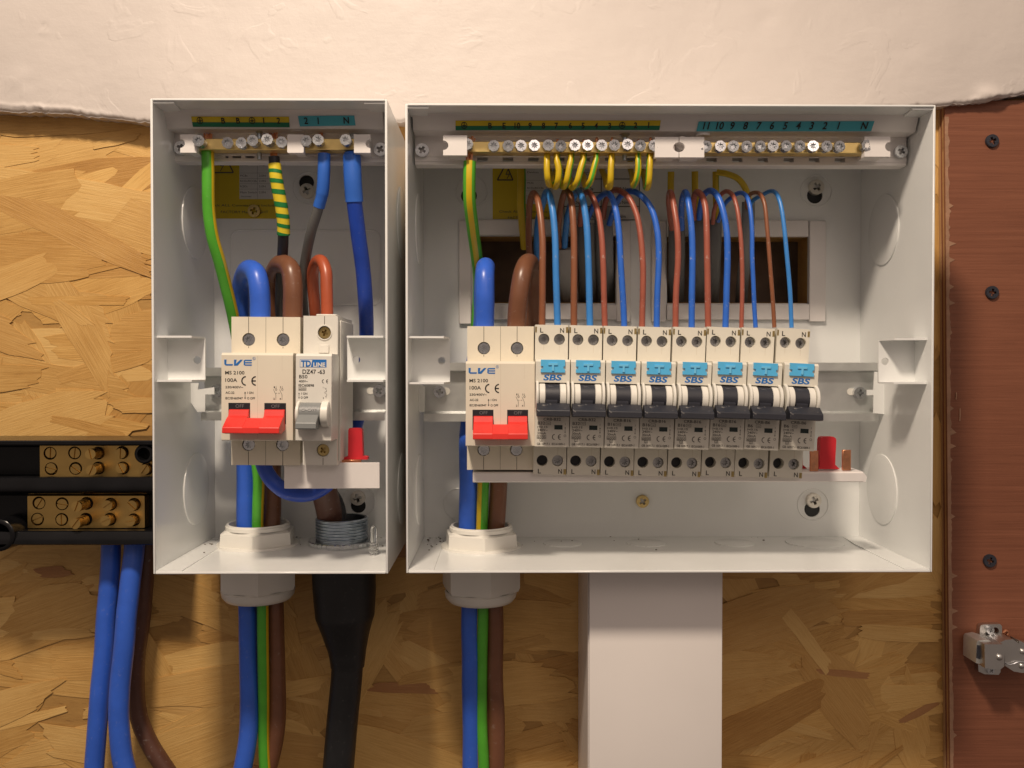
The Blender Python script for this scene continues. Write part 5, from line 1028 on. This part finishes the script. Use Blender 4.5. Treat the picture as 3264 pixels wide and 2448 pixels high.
hplate('hinge_cup', [(790, 842), (985, 842), (1005, 865), (1000, 1075), (960, 1108), (795, 1095)], HD - 24, HD - 4, bev=1.2)
hplate('cup_side', [(706, 830), (720, 805), (800, 790), (930, 832), (985, 845), (960, 1100), (700, 1040)], HD - 18, HD - 3, 'rail', bev=1.0)
hplate('cup_slot', [(715, 850), (776, 862), (770, 1012), (706, 985)], HD - 18.4, HD - 17, 'blackscrew', bev=.1)
hplate('hinge_arm', [(945, 830), (1010, 795), (1090, 788), (1150, 830), (1420, 1000), (1420, 1120), (1190, 1145), (1100, 1130), (1010, 1070), (1000, 900)], HD - 20, HD - 6, bev=1.4)
hplate('hinge_arm', [(1150, 800), (1215, 830), (1450, 900), (1450, 1010), (1180, 905)], HD - 14, HD - 5, bev=1.0)
bm = BM(); tube(bm, path([(y6(1005, 1030), HD - 21), (y6(1040, 1055), HD - 21), (y6(1090, 1050), HD - 21), (y6(1150, 1028), HD - 21), (y6(1230, 1032), HD - 21)]), .35, 6); part('arm_edge', bm, 'zinc', t)
for s, r_, d_ in (((948, 980), 2.0, 24), ((1192, 918), 1.8, 20), ((1182, 1070), 1.8, 20)):
    c = P(y6(*s), HD - d_); bm = BM(); lathe(bm, [(r_, c.y + .5), (r_, c.y), (r_ * .8, c.y - .8), (r_ * .4, c.y - 1.2), (0, c.y - 1.3)], (c.x, 0, c.z), 'y', 18); part('rivet', bm, 'nickel', t, 60)
put('screw', SCREW['steel'], t, P(y6(848, 692), HD - 5), 2.4, (0, R(20), 0)); put('screw', SCREW['steel'], t, P(y6(855, 1120), HD - 5), 2.2, (0, R(50), 0))
bm = BM(); tube(bm, path([(y6(975, 725), HD - 3), (y6(1015, 700), HD - 4), (y6(1040, 715), HD - 4), (y6(1015, 755), HD - 3)]), .9, 8); part('adjuster_tab', bm, 'copper', t)

# a few crumbs of swarf on the enclosure floors
bm = BM()
for B_, n_, dd in ((B1, 44, LB), (B2, 46, RB)):
    for k in range(n_):
        x = rnd.choice([rnd.uniform(B_[0] + 3, B_[0] + 30), rnd.uniform(B_[0] + 3, B_[1] - 4)]); y = dd - abs(rnd.gauss(2, 16)) - 1.5; s_ = rnd.uniform(.15, .55)
        bmesh.ops.create_icosphere(bm, subdivisions=1, radius=s_, matrix=Matrix.Translation((x, y, B_[2] + B_[4] + .6 + s_ * .6)) @ Matrix.Diagonal((1.6, 1, .7, 1)))
single('swarf', bm, 'crumb', (0, 530, B2[2] + 1), 'tiny dark crumbs scattered on the enclosure floors', 'debris', kind='stuff')
